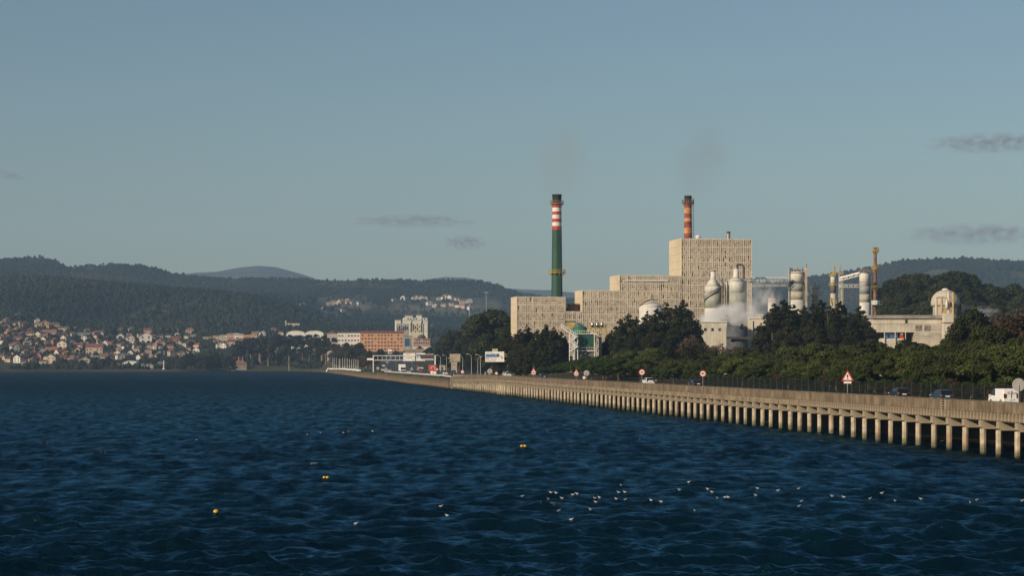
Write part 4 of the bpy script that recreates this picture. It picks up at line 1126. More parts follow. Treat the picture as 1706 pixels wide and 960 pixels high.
q = MB(); q.add([(-.5, -2.7, .02), (d.x, d.y - 2.7, d.z + .02), (d.x, d.y + 2.7, d.z + .02), (-.5, 2.7, .02), (-.5, -2.7, .5), (d.x, d.y - 2.7, d.z + .5), (d.x, d.y + 2.7, d.z + .5), (-.5, 2.7, .5)], [(0, 3, 2, 1), (4, 5, 6, 7), (0, 1, 5, 4), (1, 2, 6, 5), (2, 3, 7, 6), (3, 0, 4, 7)]); q.build('roof', mat('gallery_roof', (.36, .33, .29), .9, .15), t)
for f in (.3, .7): MB().tube((d.x * f, d.y * f, d.z * f - 4.9), (d.x * f, d.y * f, GZ - at(1600, 508, D2).z), .4, .4, 6).build('leg', PIPE, t)
# low domed tank before the long wall
D = 760; k = sz(1, D); Z = lambda py: wz(py, D) - GZ
t = thing('storage_tank', 'low white tank with a shallow domed roof before the long grid wall', 'tank', (wx(1084, D), D, GZ)); R = 19.4 * k
MB().lathe([(R, 0), (R, Z(512))], 36).build('shell', SWHITE, t, smooth_=True); MB().lathe([(R * 1.02, Z(512) + .003), (R * .9, Z(508.5)), (R * .55, Z(504.5)), (R * .15, Z(502.6))], 36).build('roof', SWHITE, t, smooth_=True)
q = MB(); q.path([(-19 * k, -1, Z(510)), (-12 * k, -4, Z(505.5)), (-3 * k, -4, Z(500.5)), (3 * k, -2, Z(499)), (8 * k, -2, Z(501)), (12 * k, -2, Z(499))], .22, 5); q.build('pipe', RUST, t)
# steam plant: low white house and dark vat under the steam
D = 745; k = sz(1, D); Z = lambda py: wz(py, D) - GZ
t = thing('boiler_house', 'low white boiler house half hidden by steam below the silos', 'building', (wx(1165, D), D, GZ))
MB().box(0, 46 * k, 0, 12, 0, Z(537)).build('wall', SHED, t); MB().box(-.4, 46.4 * k, -.5, 12.4, Z(537) + .002, Z(535.5)).build('roof', WHITE, t)
MB().box(82 * k, 112 * k, -1, 12, 0, Z(531)).build('wall', SHED, t); MB().box(81.6 * k, 112.4 * k, -1.4, 12.4, Z(531) + .002, Z(529.5)).build('roof', WHITE, t); MB().box(95 * k, 108 * k, 3, 10, Z(529.4), Z(523)).build('dormer', SHED, t)
for a in (8, 20, 32, 90, 100): MB().box(a * k, (a + 4) * k, -1.08 if a > 80 else -.06, -1.003 if a > 80 else -.003, Z(552), Z(547)).build('window', GLASS, t)
t = thing('vat', 'dark blue-grey open vat steaming between the white boiler house walls', 'vat', (wx(1228, D - 4), D - 4, GZ))
MB().lathe([(18 * k, 0), (18 * k, Z(546)), (15 * k, Z(544))], 28).build('shell', mat('vat_dark', (.09, .10, .115), .6, .2, .4, streak=.2), t); MB().box(-20 * k, 30 * k, -5.5, -4.6, Z(566), Z(562)).build('walkway', mat('walk_dark', (.07, .06, .055), .8, .2), t)
MB().path([(2 * k, -4.3, Z(548)), (6 * k, -4.3, Z(541)), (10 * k, -4.3, Z(549))], .3, 6).build('pipe', DARKM, t); MB().box(24 * k, 26 * k, -4.5, -4, Z(566), Z(536)).build('post', DARKM, t)

# ------------------------------------------------------------------ green filter house with stairs
D = 690; k = sz(1, D); Z = lambda py: wz(py, D) - 4.9
t = thing('filter_house', 'dark green filter building with a white frame, railings and zigzag stairs', 'industrial unit', (wx(957, D), D, 4.9))
FG = mat('clad_green', (.016, .080, .055), .6, .12, .3, streak=.1)
MB().box(0, 33 * k, 0, 9, Z(579), Z(556.5)).build('cladding', FG, t)
q = MB()
q.box(-2 * k, 34.4 * k, -.35, -.01, Z(557), Z(556)); q.box(0 * k, 37 * k, -.7, -.02, Z(585.4), Z(584)); q.box(32.6 * k, 33.8 * k, -.40, -.02, 0, Z(556)); q.box(-.6 * k, .4 * k, -.38, -.02, 0, Z(556))
q.box(36.2 * k, 37 * k, -.5, -.1, 0, Z(579)); q.build('frame', WHITE, t)
q = MB()
for j in range(11): q.box((-1 + j * 3) * k, (-.6 + j * 3) * k, -.3, -.15, Z(556) , Z(551))
q.box(-2 * k, 30 * k, -.3, -.15, Z(551.6), Z(551))
for j in range(12): q.box((2 + j * 2.9) * k, (2.3 + j * 2.9) * k, -.8, -.7, Z(584), Z(579))
q.box(1 * k, 37 * k, -.8, -.7, Z(579.5), Z(579)); q.build('railing', WHITE, t)
MB().box(2 * k, 34 * k, .3, 8, 0, Z(586)).build('base', mat('base_grey', (.13, .13, .13), .9, .2), t)
MB().box(1 * k, 31 * k, 1.2, 8, Z(584), Z(579.01)).build('base_band', FG, t)
q = MB(); zs = [586, 578, 570, 562, 553, 545]; xs = [-8, 5, -8, 3.5, -12, -22]
for j in range(5):
    for yy in (-3.2, -2.0):
        q.tube((xs[j] * k, yy, Z(zs[j])), (xs[j + 1] * k, yy, Z(zs[j + 1])), .22, .22, 5)
        q.tube((xs[j] * k, yy, Z(zs[j] - 5)), (xs[j + 1] * k, yy, Z(zs[j + 1] - 5)), .12, .12, 5)
        for f in (0, .33, .66, 1):
            x = xs[j] + (xs[j + 1] - xs[j]) * f; zz0 = zs[j] + (zs[j + 1] - zs[j]) * f
            q.tube((x * k, yy, Z(zz0)), (x * k, yy, Z(zz0 - 5)), .09, .09, 4)
    q.box((xs[j + 1] - 2) * k, (xs[j + 1] + 2) * k, -3.3, -1.9, Z(zs[j + 1] + .5), Z(zs[j + 1]))
for dx in (-8.5, -2, 5): q.tube((dx * k, -2.6, 0), (dx * k, -2.6, Z(556)), .16, .16, 5)
q.build('stair', WHITE, t)
t = thing('green_tank', 'squat green tank on the roof of the green filter building', 'tank', (wx(966, D + 12), D + 12, 4.9)); k = sz(1, D + 12); Z = lambda py: wz(py, D + 12) - 4.9
MB().lathe([(12 * k, 0), (12 * k, Z(546)), (6 * k, Z(543.5))], 26).build('shell', mat('tank_green', (.03, .13, .07), .5, .12, .3), t, smooth_=True)
t = thing('steel_dome', 'shiny steel domed vessel above the green filter building', 'vessel', (wx(966, D + 8), D + 18, 4.9)); k = sz(1, D + 18); Z = lambda py: wz(py, D + 18) - 4.9
MB().lathe([(9 * k, Z(552)), (9 * k, Z(545))] + [(9 * k * math.cos(a), Z(545) + 6 * k * math.sin(a)) for a in np.linspace(.1, 1.5, 8)], 24).build('shell', mat('bright_steel', (.62, .58, .52), .25, .1, metal=.9), t, smooth_=True)
t = thing('pipe_gantry', 'yellow pipe gantry with silver vessels right of the steel dome', 'pipe rack', (wx(983, D + 25), D + 25, 4.9)); k = sz(1, D + 25); Z = lambda py: wz(py, D + 25) - 4.9
q = MB()
for dx in (0, 9, 18, 26): q.tube((dx * k, 0, 0), (dx * k, 0, Z(540 if dx > -5 else 541)), .25, .25, 5)
for py in (549, 546): q.box(0, 27 * k, -.5, .5, Z(py), Z(py - 1.2))
q.box(-40 * k, -24 * k, -.4, .4, Z(545), Z(538)); q.build('frame', YELLOW, t)
for dx in (4, 12, 20): MB().lathe([(2.6 * k, Z(545)), (3.2 * k, Z(541)), (2.4 * k, Z(538.5)), (.4, Z(537.5))], 14, (dx * k, -.5, 0)).build('vessel', MATS['bright_steel'], t, smooth_=True)
MB().box(-42 * k, -22 * k, -1, 1, Z(536.6), Z(535.6)).build('canopy', DARKM, t)
t = thing('duct', 'fat beige duct bending down beside the green filter building', 'duct', (wx(996, D + 6), D + 6, 4.9)); k = sz(1, D + 6); Z = lambda py: wz(py, D + 6) - 4.9
MB().path([(4 * k, 0, 0), (4 * k, 0, Z(566)), (2 * k, 0, Z(560)), (-6 * k, 3, Z(556)), (-12 * k, 8, Z(555))], 2.6 * k, 12).build('tube', mat('duct_beige', (.48, .38, .28), .6, .15, .5), t, smooth_=True)
MB().path([(-4 * k, -2, 0), (-4 * k, -2, Z(566)), (0, -2, Z(561)), (9 * k, -2, Z(560))], .5 * k, 8).build('small_pipe', WHITE, t)

# ------------------------------------------------------------------ smoke and steam
def cloudmat(name, col, dens, scale, edge, absorb=(0, 0, 0), squash=(1, 1, 1), thr=.42, step=None):
    m = bpy.data.materials.new(name); m.use_nodes = True
    N, L = m.node_tree.nodes, m.node_tree.links; N.remove(N['Principled BSDF'])
    tc = N.new('ShaderNodeTexCoord'); ln = N.new('ShaderNodeVectorMath'); ln.operation = 'LENGTH'; L.new(tc.outputs['Object'], ln.inputs[0])
    mp = N.new('ShaderNodeMapping'); mp.inputs['Scale'].default_value = squash; L.new(tc.outputs['Object'], mp.inputs[0])
    nz = N.new('ShaderNodeTexNoise'); nz.inputs['Scale'].default_value = scale; nz.inputs['Detail'].default_value = 4; nz.inputs['Roughness'].default_value = .55; L.new(mp.outputs[0], nz.inputs['Vector'])
    fa = N.new('ShaderNodeMapRange'); fa.inputs[1].default_value = 1; fa.inputs[2].default_value = edge; L.new(ln.outputs['Value'], fa.inputs[0])
    a = N.new('ShaderNodeMapRange'); a.inputs[1].default_value = thr; a.inputs[2].default_value = thr + .22; L.new(nz.outputs[0], a.inputs[0])
    mu = N.new('ShaderNodeMath'); mu.operation = 'MULTIPLY'; L.new(fa.outputs[0], mu.inputs[0]); L.new(a.outputs[0], mu.inputs[1])
    m2 = N.new('ShaderNodeMath'); m2.operation = 'MULTIPLY'; m2.inputs[1].default_value = dens; L.new(mu.outputs[0], m2.inputs[0])
    pv = N.new('ShaderNodeVolumePrincipled'); pv.inputs['Color'].default_value = (*col, 1); L.new(m2.outputs[0], pv.inputs['Density'])
    pv.inputs['Absorption Color'].default_value = (*absorb, 1)
    L.new(pv.outputs[0], N['Material Output'].inputs['Volume'])
    return m
def puff(name, c, r, m, label, cat=None, kind='stuff', rot=0):
    b = MB(); n = 16
    b.lathe([(max(.02, math.cos(a)), math.sin(a)) for a in np.linspace(-1.5, 1.5, 9)], n)
    o = b.build(name, m); o.location = c; o.scale = r; o.rotation_euler = (0, rot, 0)
    return tag(o, label, cat, kind=kind)
D = 752; k = sz(1, D)
puff('steam', at(1218, 541, D), (62 * k, 9, 40 * k), cloudmat('steam_white', (.97, .965, .97),   1.3, 3.0, .35, (.95, .95, .95), thr=.41), 'white steam drifting up before the silos and the grid hall', rot=-.12)
puff('steam', at(1268, 504, D + 10), (40 * k, 7, 46 * k), cloudmat('steam_thin', (.97, .965, .97), .2, 2.4, .3, (.95, .95, .95), thr=.42), 'thin steam rising to the right of the tall hall', rot=.25)
puff('steam', at(1640, 520, 735), (30 * k, 7, 12 * k), cloudmat('steam_grey', (.9, .9, .9), .13, 2.5, .2, (.8, .8, .8)), 'thin pale steam right of the grey dome')
puff('smoke', at(935, 262, 826), (54 * k, 14, 96 * k), cloudmat('smoke_brown', (.40, .38, .32), .028, 1.7, .3, (.3, .28, .2), thr=.38), 'faint brownish smoke above the green chimney', rot=.12)
puff('smoke', at(1168, 264, 838), (58 * k, 14, 96 * k), cloudmat('smoke_grey', (.30, .31, .33), .032, 1.7, .3, (.3, .3, .3), thr=.38), 'faint grey smoke above the rusty banded chimney', rot=.2)
# small grey clouds far beyond the hills
CD = 16000; k = sz(1, CD)
CM = cloudmat('cloud_grey', (.30, .26, .285), .011, 3.2, .05, (.15, .13, .15), (2.2, 1.5, .55), thr=.47)
for px, py, rx, rz_, lab in [(686, 368, 125, 11, 'long thin grey cloud left of the green chimney'), (775, 404, 42, 13, 'small pale grey cloud just above the hills left of the green chimney'), (1648, 238, 118, 17, 'dark streaky cloud highest at the right edge of the sky'),
       (1625, 390, 140, 20, 'broad soft cloud low above the right hill'), (16, 292, 24, 7, 'tiny dark cloud at the left edge of the sky')]:
    c = at(px, py, CD)
    puff('cloud', c, (rx * k, 500, rz_ * k), CM, lab, 'cloud', None)
# ------------------------------------------------------------------ houses of the shore town
WALLS = {'white': mat('house_white', (.62, .59, .53), .8, .08, .3, streak=.1), 'cream': mat('house_cream', (.54, .46, .34), .8, .08, .3, streak=.1), 'beige': mat('house_beige', (.46, .37, .27), .85, .1, .3, streak=.12),
         'yellow': mat('house_yellow', (.58, .42, .18), .8, .08, .3), 'pink': mat('house_pink', (.50, .33, .26), .8, .1, .3), 'grey': mat('house_grey', (.36, .34, .31), .85, .1, .3, streak=.12), 'brick': mat('house_brick', (.33, .15, .09), .9, .12, .4), 'stone': mat('house_stone', (.30, .26, .20), .9, .2, .6)}
ROOFS = {'orange': mat('roof_orange', (.33, .14, .075), .85, .15, .4), 'red': mat('roof_red', (.22, .085, .06), .85, .15, .4), 'brown': mat('roof_brown', (.14, .085, .065), .9, .18, .4), 'grey': mat('roof_slate', (.19, .18, .17), .9, .12, .4)}
hr = random.Random(21)
HOUSE = []
def house_proto(w_, d, hw, rise, kind, floors):
    """gable / hip / flat house, front towards -y, standing at the origin"""
    r = bpy.data.objects.new('house', None); COL.objects.link(r); r.empty_display_size = 1
    x, y = w_ / 2, d / 2
    b = MB()
    if kind == 'gable':            # gable end faces -y
        b.prism([(-x, -2.5), (x, -2.5), (x, hw), (0, hw + rise), (-x, hw)], -y, y)
        rf = MB(); o = .45; t = .28; sl = rise / x
        for s_ in (-1, 1):
            xe = s_ * (x + o); ze = hw - sl * o
            rf.add([(xe, -y - o, ze + .02), (0, -y - o, hw + rise + .02), (0, y + o, hw + rise + .02), (xe, y + o, ze + .02), (xe, -y - o, ze + t), (0, -y - o, hw + rise + t), (0, y + o, hw + rise + t), (xe, y + o, ze + t)],
                   [(0, 1, 2, 3), (7, 6, 5, 4), (0, 4, 5, 1), (3, 2, 6, 7), (0, 3, 7, 4)])
    elif kind == 'side':           # ridge runs along x
        b.prism([(-y, -2.5), (y, -2.5), (y, hw), (0, hw + rise), (-y, hw)], -x, x, axis='x')
        rf = MB(); o = .45; t = .28; sl = rise / y
        for s_ in (-1, 1):
            ye = s_ * (y + o); ze = hw - sl * o
            rf.add([(-x - o, ye, ze + .02), (-x - o, 0, hw + rise + .02), (x + o, 0, hw + rise + .02), (x + o, ye, ze + .02), (-x - o, ye, ze + t), (-x - o, 0, hw + rise + t), (x + o, 0, hw + rise + t), (x + o, ye, ze + t)],
                   [(0, 1, 2, 3), (7, 6, 5, 4), (0, 4, 5, 1), (3, 2, 6, 7), (0, 3, 7, 4)])
    else:                          # hipped
        b.box(-x, x, -y, y, -2.5, hw)
        o = .5; q = x * .45; rf = MB().add([(-x - o, -y - o, hw + .02), (x + o, -y - o, hw + .02), (x + o, y + o, hw + .02), (-x - o, y + o, hw + .02), (-q, 0, hw + rise), (q, 0, hw + rise)], [(3, 2, 1, 0), (0, 1, 5, 4), (1, 2, 5), (2, 3, 4, 5), (3, 0, 4)])
    b.build('wall', WALLS['white'], r); rfo = rf.build('roof', ROOFS['orange'], r)
    MB().box(.15 * w_, .15 * w_ + .7, .1 * d, .1 * d + .7, hw + rise * .3, hw + rise + .7).build('chimney', WALLS['beige'], rfo)
    wm = MB().box(-.55, .55, -.06, .02, 0, 1.35)
    w0 = None
    nx = max(2, int(w_ / 3.2))
    for f in range(floors):
        for i in range(nx):
            if hr.random() < .15: continue
            if w0 is None: w0 = wm.build('window', GLASS, r); o_ = w0
            else: o_ = put('window', w0.data, r)
            o_.location = (-x + (i + .5) * w_ / nx, -y - .01, 1.0 + f * 2.8)
    for f in range(floors):
        o_ = put('window', w0.data, r); o_.location = (-x - .01, 0, 1.0 + f * 2.8); o_.rotation_euler = (0, 0, -PI / 2)
    r['kindname'] = kind; r['w'] = w_
    return r
KINDS_ = [(9, 8, 5.6, 2.6, 'gable', 2), (8, 10, 4.2, 2.8, 'gable', 1), (10, 9, 5.8, 2.2, 'side', 2), (12, 9, 4.0, 2.4, 'side', 1), (10, 9, 6.0, 2.4, 'hip', 2), (9, 9, 4.4, 2.6, 'hip', 1), (17, 10, 6.4, 2.4, 'side', 2)]
for a in KINDS_: HOUSE.append(house_proto(*a))
FIRST = set()
HLIST = []
def house(px, py, w_px, kind_i, wall, roof, rot, sc_h=1.0, area='town'):
    D, z = hit(px, py)
    p = HOUSE[kind_i]
    if kind_i in FIRST: o = dup(p)
    else: o = p; FIRST.add(kind_i)
    s = w_px * D / F / p['w'] / (abs(math.cos(rot)) * .7 + .38)
    s = min(max(s, .7), 1.9)
    o.location = (wx(px, D), D, z); o.rotation_euler = (0, 0, rot); o.scale = (s, s, s * sc_h)
    recolour(o, {'wall': WALLS[wall], 'roof': ROOFS[roof]})
    for k in ('kindname', 'w'):
        if k in o and o is not p: del o[k]
    HLIST.append((px, py, o, wall, roof, {'gable': 'gabled', 'side': 'long-ridged', 'hip': 'hipped'}[KINDS_[kind_i][4]], s * p['w'] if False else w_px, area))
    return o
ROT = lambda: hr.choice((-1, 1)) * hr.uniform(.1, .9)
# the ones one can pick out
for a in [(4, 599, 11, 4, 'grey', 'brown', .2, 1.1), (3, 585, 7, 1, 'white', 'orange', .3), (24, 586, 13, 0, 'white', 'orange', .5, 1.1), (31, 605, 14, 0, 'white', 'brown', -.3, 1.1), (41, 608, 9, 5, 'beige', 'brown', .2), (44, 594, 12, 0, 'white', 'brown', .6),
          (87, 591, 22, 3, 'beige', 'orange', .1, 1.1), (106, 583, 18, 0, 'cream', 'grey', -.2), (88, 606, 18, 0, 'beige', 'grey', -.25, 1.0), (106, 602, 13, 2, 'brick', 'red', .1), (132, 584, 16, 2, 'pink', 'red', -.1), (158, 593, 30, 6, 'beige', 'red', .05, 1.35), (164, 601, 18, 3, 'white', 'grey', .02, .9),
          (140, 609, 19, 0, 'cream', 'orange', .25, .85), (153, 612, 12, 3, 'stone', 'brown', .0, .8), (194, 613, 14, 0, 'brick', 'red', .1, .7), (75, 546, 12, 0, 'yellow', 'orange', .4, 1.1), (65, 548, 13, 2, 'cream', 'orange', .0), (62, 539, 8, 1, 'white', 'grey', .4, 1.3), (92, 550, 16, 2, 'yellow', 'brown', .1, 1.0), (106, 554, 20, 6, 'beige', 'brown', .0, 1.0), (122, 550, 12, 3, 'beige', 'brown', .0),
          (36, 548, 10, 4, 'cream', 'brown', -.3), (30, 533, 14, 4, 'pink', 'brown', .1), (84, 561, 22, 3, 'beige', 'orange', .1), (50, 563, 14, 2, 'cream', 'red', .2), (72, 567, 12, 0, 'beige', 'orange', .4), (30, 571, 14, 2, 'pink', 'red', .2), (46, 579, 14, 2, 'white', 'grey', .1), (34, 568, 7, 1, 'white', 'orange', .3), (110, 566, 9, 0, 'cream', 'orange', .2), (141, 569, 11, 0, 'white', 'grey', .0), (145, 556, 11, 4, 'cream', 'brown', .2), (140, 562, 26, 6, 'grey', 'grey', .0, .6),
          (201, 558, 13, 4, 'cream', 'red', .2, 1.1), (217, 573, 14, 0, 'white', 'red', .3, 1.2), (243, 573, 22, 0, 'white', 'orange', .15, 1.0), (255, 571, 10, 0, 'cream', 'orange', .4), (219, 557, 12, 0, 'beige', 'grey', .5), (246, 558, 14, 2, 'pink', 'red', .2), (273, 557, 14, 2, 'white', 'red', .1), (291, 556, 12, 4, 'cream', 'orange', .2), (295, 561, 8, 1, 'white', 'grey', .1), (316, 559, 14, 4, 'pink', 'orange', .2, 1.1), (304, 553, 7, 1, 'white', 'grey', .1), (339, 556, 5, 1, 'white', 'grey', .1),
          (220, 585, 8, 1, 'white', 'grey', .2), (248, 582, 12, 2, 'cream', 'red', .3), (256, 585, 10, 0, 'white', 'grey', .1), (292, 572, 14, 2, 'brick', 'red', .1), (298, 576, 9, 0, 'white', 'orange', .3), (270, 577, 12, 4, 'pink', 'brown', .1), (286, 589, 10, 2, 'beige', 'brown', .1), (265, 574, 10, 0, 'white', 'brown', .3), (242, 613, 16, 3, 'white', 'grey', .05, .8), (250, 614, 8, 1, 'white', 'brown', .4), (268, 611, 10, 0, 'white', 'grey', .5, .9), (400, 616, 22, 5, 'stone', 'orange', .2, .9), (386, 617, 12, 3, 'beige', 'grey', .1, .7),
          (302, 612, 7, 1, 'white', 'grey', .0), (310, 609, 8, 3, 'white', 'grey', .1, .6), (366, 581, 12, 0, 'white', 'brown', .3), (374, 583, 11, 0, 'white', 'grey', -.3, 1.2), (360, 574, 10, 2, 'cream', 'red', .1), (385, 577, 14, 2, 'pink', 'red', .1), (398, 573, 12, 4, 'cream', 'orange', .1), (402, 566, 10, 2, 'white', 'red', .1), (410, 571, 11, 4, 'pink', 'orange', .2, 1.2), (425, 562, 12, 2, 'cream', 'orange', .1), (437, 560, 10, 0, 'white', 'brown', .3), (458, 557, 14, 2, 'pink', 'red', .1), (468, 559, 9, 4, 'cream', 'red', .1)]:
    house(*a)
tries = 0
TAKEN = [(h[0], h[1]) for h in HLIST]
while len(HLIST) < 225 and tries < 4000:
    tries += 1
    px = hr.uniform(-12, 330); py = hr.uniform(np.interp(px, [0, 60, 130, 200, 330], [537, 545, 557, 562, 562]), np.interp(px, [0, 120, 200, 330], [606, 608, 602, 596]))
    if any(abs(px - a) < 7 and abs(py - b) < 3.6 for a, b in TAKEN): continue
    TAKEN.append((px, py))
    house(px, py, hr.uniform(6, 12.5), hr.randrange(6), hr.choice(['white', 'cream', 'cream', 'beige', 'beige', 'pink', 'grey', 'stone', 'white', 'brick']), hr.choice(['orange', 'red', 'red', 'brown', 'brown', 'brown', 'grey']), ROT())
# hamlets on the hillside clearings
for i, (px, py) in enumerate([(541, 516), (548, 515), (549, 510), (556, 507), (563, 506), (568, 509), (575, 506), (580, 504), (571, 520), (586, 508), (598, 508), (505, 512), (513, 538), (531, 538), (537, 537), (478, 543), (487, 544), (495, 544),
      (656, 502), (672, 500), (690, 500), (697, 498), (702, 499), (708, 500), (715, 509), (724, 512), (731, 500), (738, 499), (744, 499), (751, 500), (758, 500), (765, 502), (770, 507), (776, 506), (783, 517), (739, 511), (752, 510), (762, 512), (771, 514), (782, 505), (722, 548)]):
    house(px, py, hr.uniform(6, 10), hr.randrange(6), 'yellow' if (px, py) == (548, 515) else hr.choice(['white', 'cream', 'white', 'pink', 'beige']), hr.choice(['orange', 'brown', 'red', 'grey']), ROT(), 1, 'hill')
# labels: by look first, then by where it stands
def zone(px, py, area):
    if area == 'hill': return 'in the hamlet below the bald mountain' if px < 610 else 'in the hamlet above the tall block'
    if px > 330: return 'beside the terraced apartment row'
    if py > 601: return 'along the shore'
    if py > 578: return 'in the lower streets'
    if py > 560: return 'in the middle streets'
    return 'on the upper edge of the town'
lab = {}
for h in HLIST:
    key = '%s %s house with %s roof %s' % (h[5], h[3], h[4], zone(h[0], h[1], h[7]))
    lab.setdefault(key, []).append(h)
for key, lst in lab.items():
    lst.sort(key=lambda h: h[0])
    for i, h in enumerate(lst):
        h[2]['label'] = key if len(lst) == 1 else key + ', %s from left' % ordinal(i + 1)
        h[2]['category'] = 'house'; h[2]['group'] = 'hillside hamlet houses' if h[7] == 'hill' else 'houses of the shore town'

# ------------------------------------------------------------------ bigger buildings, with their windows
def windows(root, u0, u1, z0, z1, nu, nz, w_, h_, y=-.06, mat_=None, skip=0, seed=1, name='window'):
    r = random.Random(seed); p = None
    for i in range(nu):
        for j in range(nz):
            if r.random() < skip: continue
            if p is None: p = MB().box(-w_ / 2, w_ / 2, -.08, .0, 0, h_).build(name, mat_ or GLASS, root); o = p
            else: o = put(name, p.data, root)
            o.location = (u0 + (i + .5) * (u1 - u0) / nu, y, z0 + (j + .28) * (z1 - z0) / nz)
def block(name, label, cat, px0, px1, D, ytop, ybase, wall, depth=12, rot=0, roofm=None, win=None, eave=.5, rise=0, gable=None, group=None):
    k = sz(1, D); z0 = min(wz(ybase, D), ground(wx(px0, D), D)); t = thing(name, label, cat, (wx(px0, D), D, z0), rot, group)
    W_ = (px1 - px0) * k; hgt = wz(ytop, D) - z0
    MB().box(0, W_, 0, depth, -3, hgt).build('wall', wall, t)
    if roofm:
        if rise: MB().prism([(-eave, hgt + .003), (depth + eave, hgt + .003), (depth / 2, hgt + rise)], -eave, W_ + eave, axis='x').build('roof', roofm, t)
        else: MB().box(-eave, W_ + eave, -eave, depth + eave, hgt + .003, hgt + .5).build('roof', roofm, t)
    if win: windows(t, .4, W_ - .4, win[4], hgt - .3, win[0], win[1], win[2], win[3], -.004, None, win[5] if len(win) > 5 else 0, len(label))
    return t, W_, hgt, k
OR = mat('flats_orange', (.56, .30, .16), .85, .08, .2, streak=.08); WH = mat('flats_white', (.68, .65, .58), .8, .08, .2, streak=.12); GY = mat('flats_grey', (.36, .335, .30), .85, .1, .2, streak=.15); YL = mat('flats_yellow', (.62, .53, .38), .85, .08, .2, streak=.1)
PK = mat('flats_pink', (.44, .28, .22), .9, .1, .3, streak=.1)
t, W_, hg, k = block('apartment_building', 'long orange apartment building with rows of small windows', 'apartment building', 600.5, 672, 2050, 555.5, 583, OR, 14, .06, ROOFS['red'], (13, 5, 1.7, 1.5, .8, .18), rise=2.4)
t, W_, hg, k = block('apartment_building', 'white apartment block with small dark windows left of the orange building', 'apartment building', 562, 600, 2060, 555, 576, WH, 14, .03, ROOFS['brown'], (7, 4, 2.0, 1.4, .8, .15), rise=1.6)
t, W_, hg, k = block('apartment_building', 'grey gabled end block left of the white apartments', 'apartment building', 545, 561.5, 2062, 556, 574, GY, 16, -.1, None, (3, 3, 1.3, 1.3, 1.0, .3))
MB().prism([(-.6, hg + .003), (W_ + .6, hg + .003), (W_ * .55, hg + 3.4)], -.6, 16.6).build('roof', ROOFS['brown'], t)
t, W_, hg, k = block('apartment_tower', 'tall pale apartment tower rising above the orange building', 'apartment tower', 660, 712.5, 2230, 534, 583, WH, 22, .12, mat('tower_roof', (.42, .38, .33), .9, .1), (3, 3, 1.5, 1.5, hg, .2))
MB().box(0, 20.5 * k, -.35, -.003, -3, wz(539.5, 2230) - t.location.z).build('facade_wing', GY, t); windows(t, .6, 20 * k, 22, hg - 7, 6, 5, 1.4, 1.5, -.36, None, .2, 4)
MB().box(22.5 * k, 44.5 * k, -.8, -.003, -3, wz(538.5, 2230) - t.location.z).build('facade_bay', YL, t); windows(t, 23.5 * k, 44 * k, 20, hg - 3, 6, 6, 1.5, 1.6, -.81, None, .28, 5)
MB().box(13 * k, 52 * k, 1, 20, hg + .51, hg + 2.9).build('penthouse', WH, t); windows(t, 18 * k, 50 * k, hg + .3, hg + 2.8, 7, 1, 1.8, 1.2, .99, None, .1, 6)
MB().box(16 * k, 28 * k, 3, 14, hg + 2.91, hg + 5.4).build('roof_house', WALLS['cream'], t); MB().box(35 * k, 43 * k, 3, 12, hg + 2.91, hg + 5.8).build('roof_house', WALLS['white'], t)
MB().tube((38 * k, 6, hg + 5.8), (38 * k, 6, hg + 9), .12, .08, 5).build('antenna', GALV, t)
t, W_, hg, k = block('brick_building', 'pinkish brick building with a dark rounded roof below the pale tower', 'building', 688.5, 716.5, 2000, 564.5, 590, PK, 14, .05, ROOFS['red'], (7, 5, 1.5, 1.4, .8, .15))
q = MB(); q.lathe([(7.2 * k, 0), (6.4 * k, 3.2 * k), (4 * k, 5.2 * k), (.5, 6.2 * k)], 24, (14 * k, 9, hg + .52)); q.build('dome', mat('dome_dark', (.075, .075, .085), .6, .15), t, smooth_=True)
MB().box(0, 9 * k, -3, -.004, hg - 16, hg - 15).build('awning', RED, t)
t, W_, hg, k = block('office_block', 'narrow grey block with a blue glazed front right of the orange building', 'building', 674, 687, 2010, 561, 588, GY, 12, .05, ROOFS['brown'])
MB().box(.5 * k, 8.5 * k, -.12, -.004, hg - 10, hg - 2).build('glazing', mat('blue_glazing', (.03, .09, .16), .3, .1), t); MB().box(10 * k, 10.8 * k, -.1, -.004, 2, hg - 2).build('window', GLASS, t)
t, W_, hg, k = block('retail_shed', 'low white and red shop building under the pinkish brick building', 'building', 688, 718, 1900, 577.5, 590, WALLS['white'], 10, 0, mat('shop_roof', (.4, .38, .35), .9, .1), (6, 1, 2.4, 2, .5)); MB().box(4 * k, 18 * k, -.3, -.003, hg - 3.4, hg - 1.4).build('fascia', RED, t)
t, W_, hg, k = block('overpass_wall', 'long brown concrete overpass crossing behind the sign gantry', 'overpass', 674, 724, 1820, 583.5, 592, mat('overpass_tan', (.27, .21, .15), .9, .15, .3, streak=.2), 10, 0); MB().box(0, W_, -.3, .2, hg + .003, hg + .9).build('parapet', GY, t)
# white arched hall
def arch_hall(label, px0, px1, D, ytop, yeave, ybase, wall, roofm, rot=0, n=2):
    k = sz(1, D); z0 = ground(wx(px0, D), D) - 2; t = thing('arched_hall', label, 'hall', (wx(px0, D), D, z0), rot); W_ = (px1 - px0) * k / n
    for i in range(n):
        ze = wz(yeave, D) - z0; zt = wz(ytop, D) - z0
        a = np.linspace(PI, 0, 11); pts = [(i * W_ + W_ / 2 + W_ / 2 * math.cos(x), ze + (zt - ze) * math.sin(x)) for x in a]
        MB().prism([(i * W_ + .05, -2)] + [(max(min(p[0], (i + 1) * W_ - .05), i * W_ + .05), p[1]) for p in pts] + [((i + 1) * W_ - .05, -2)], 0, 20).build('wall', wall, t)
        q = MB(); q.prism([(p[0], p[1] + .02) for p in pts] + [(p[0], p[1] + .45) for p in pts[::-1]], -.4, 20.4); q.build('roof', roofm, t)
    return t
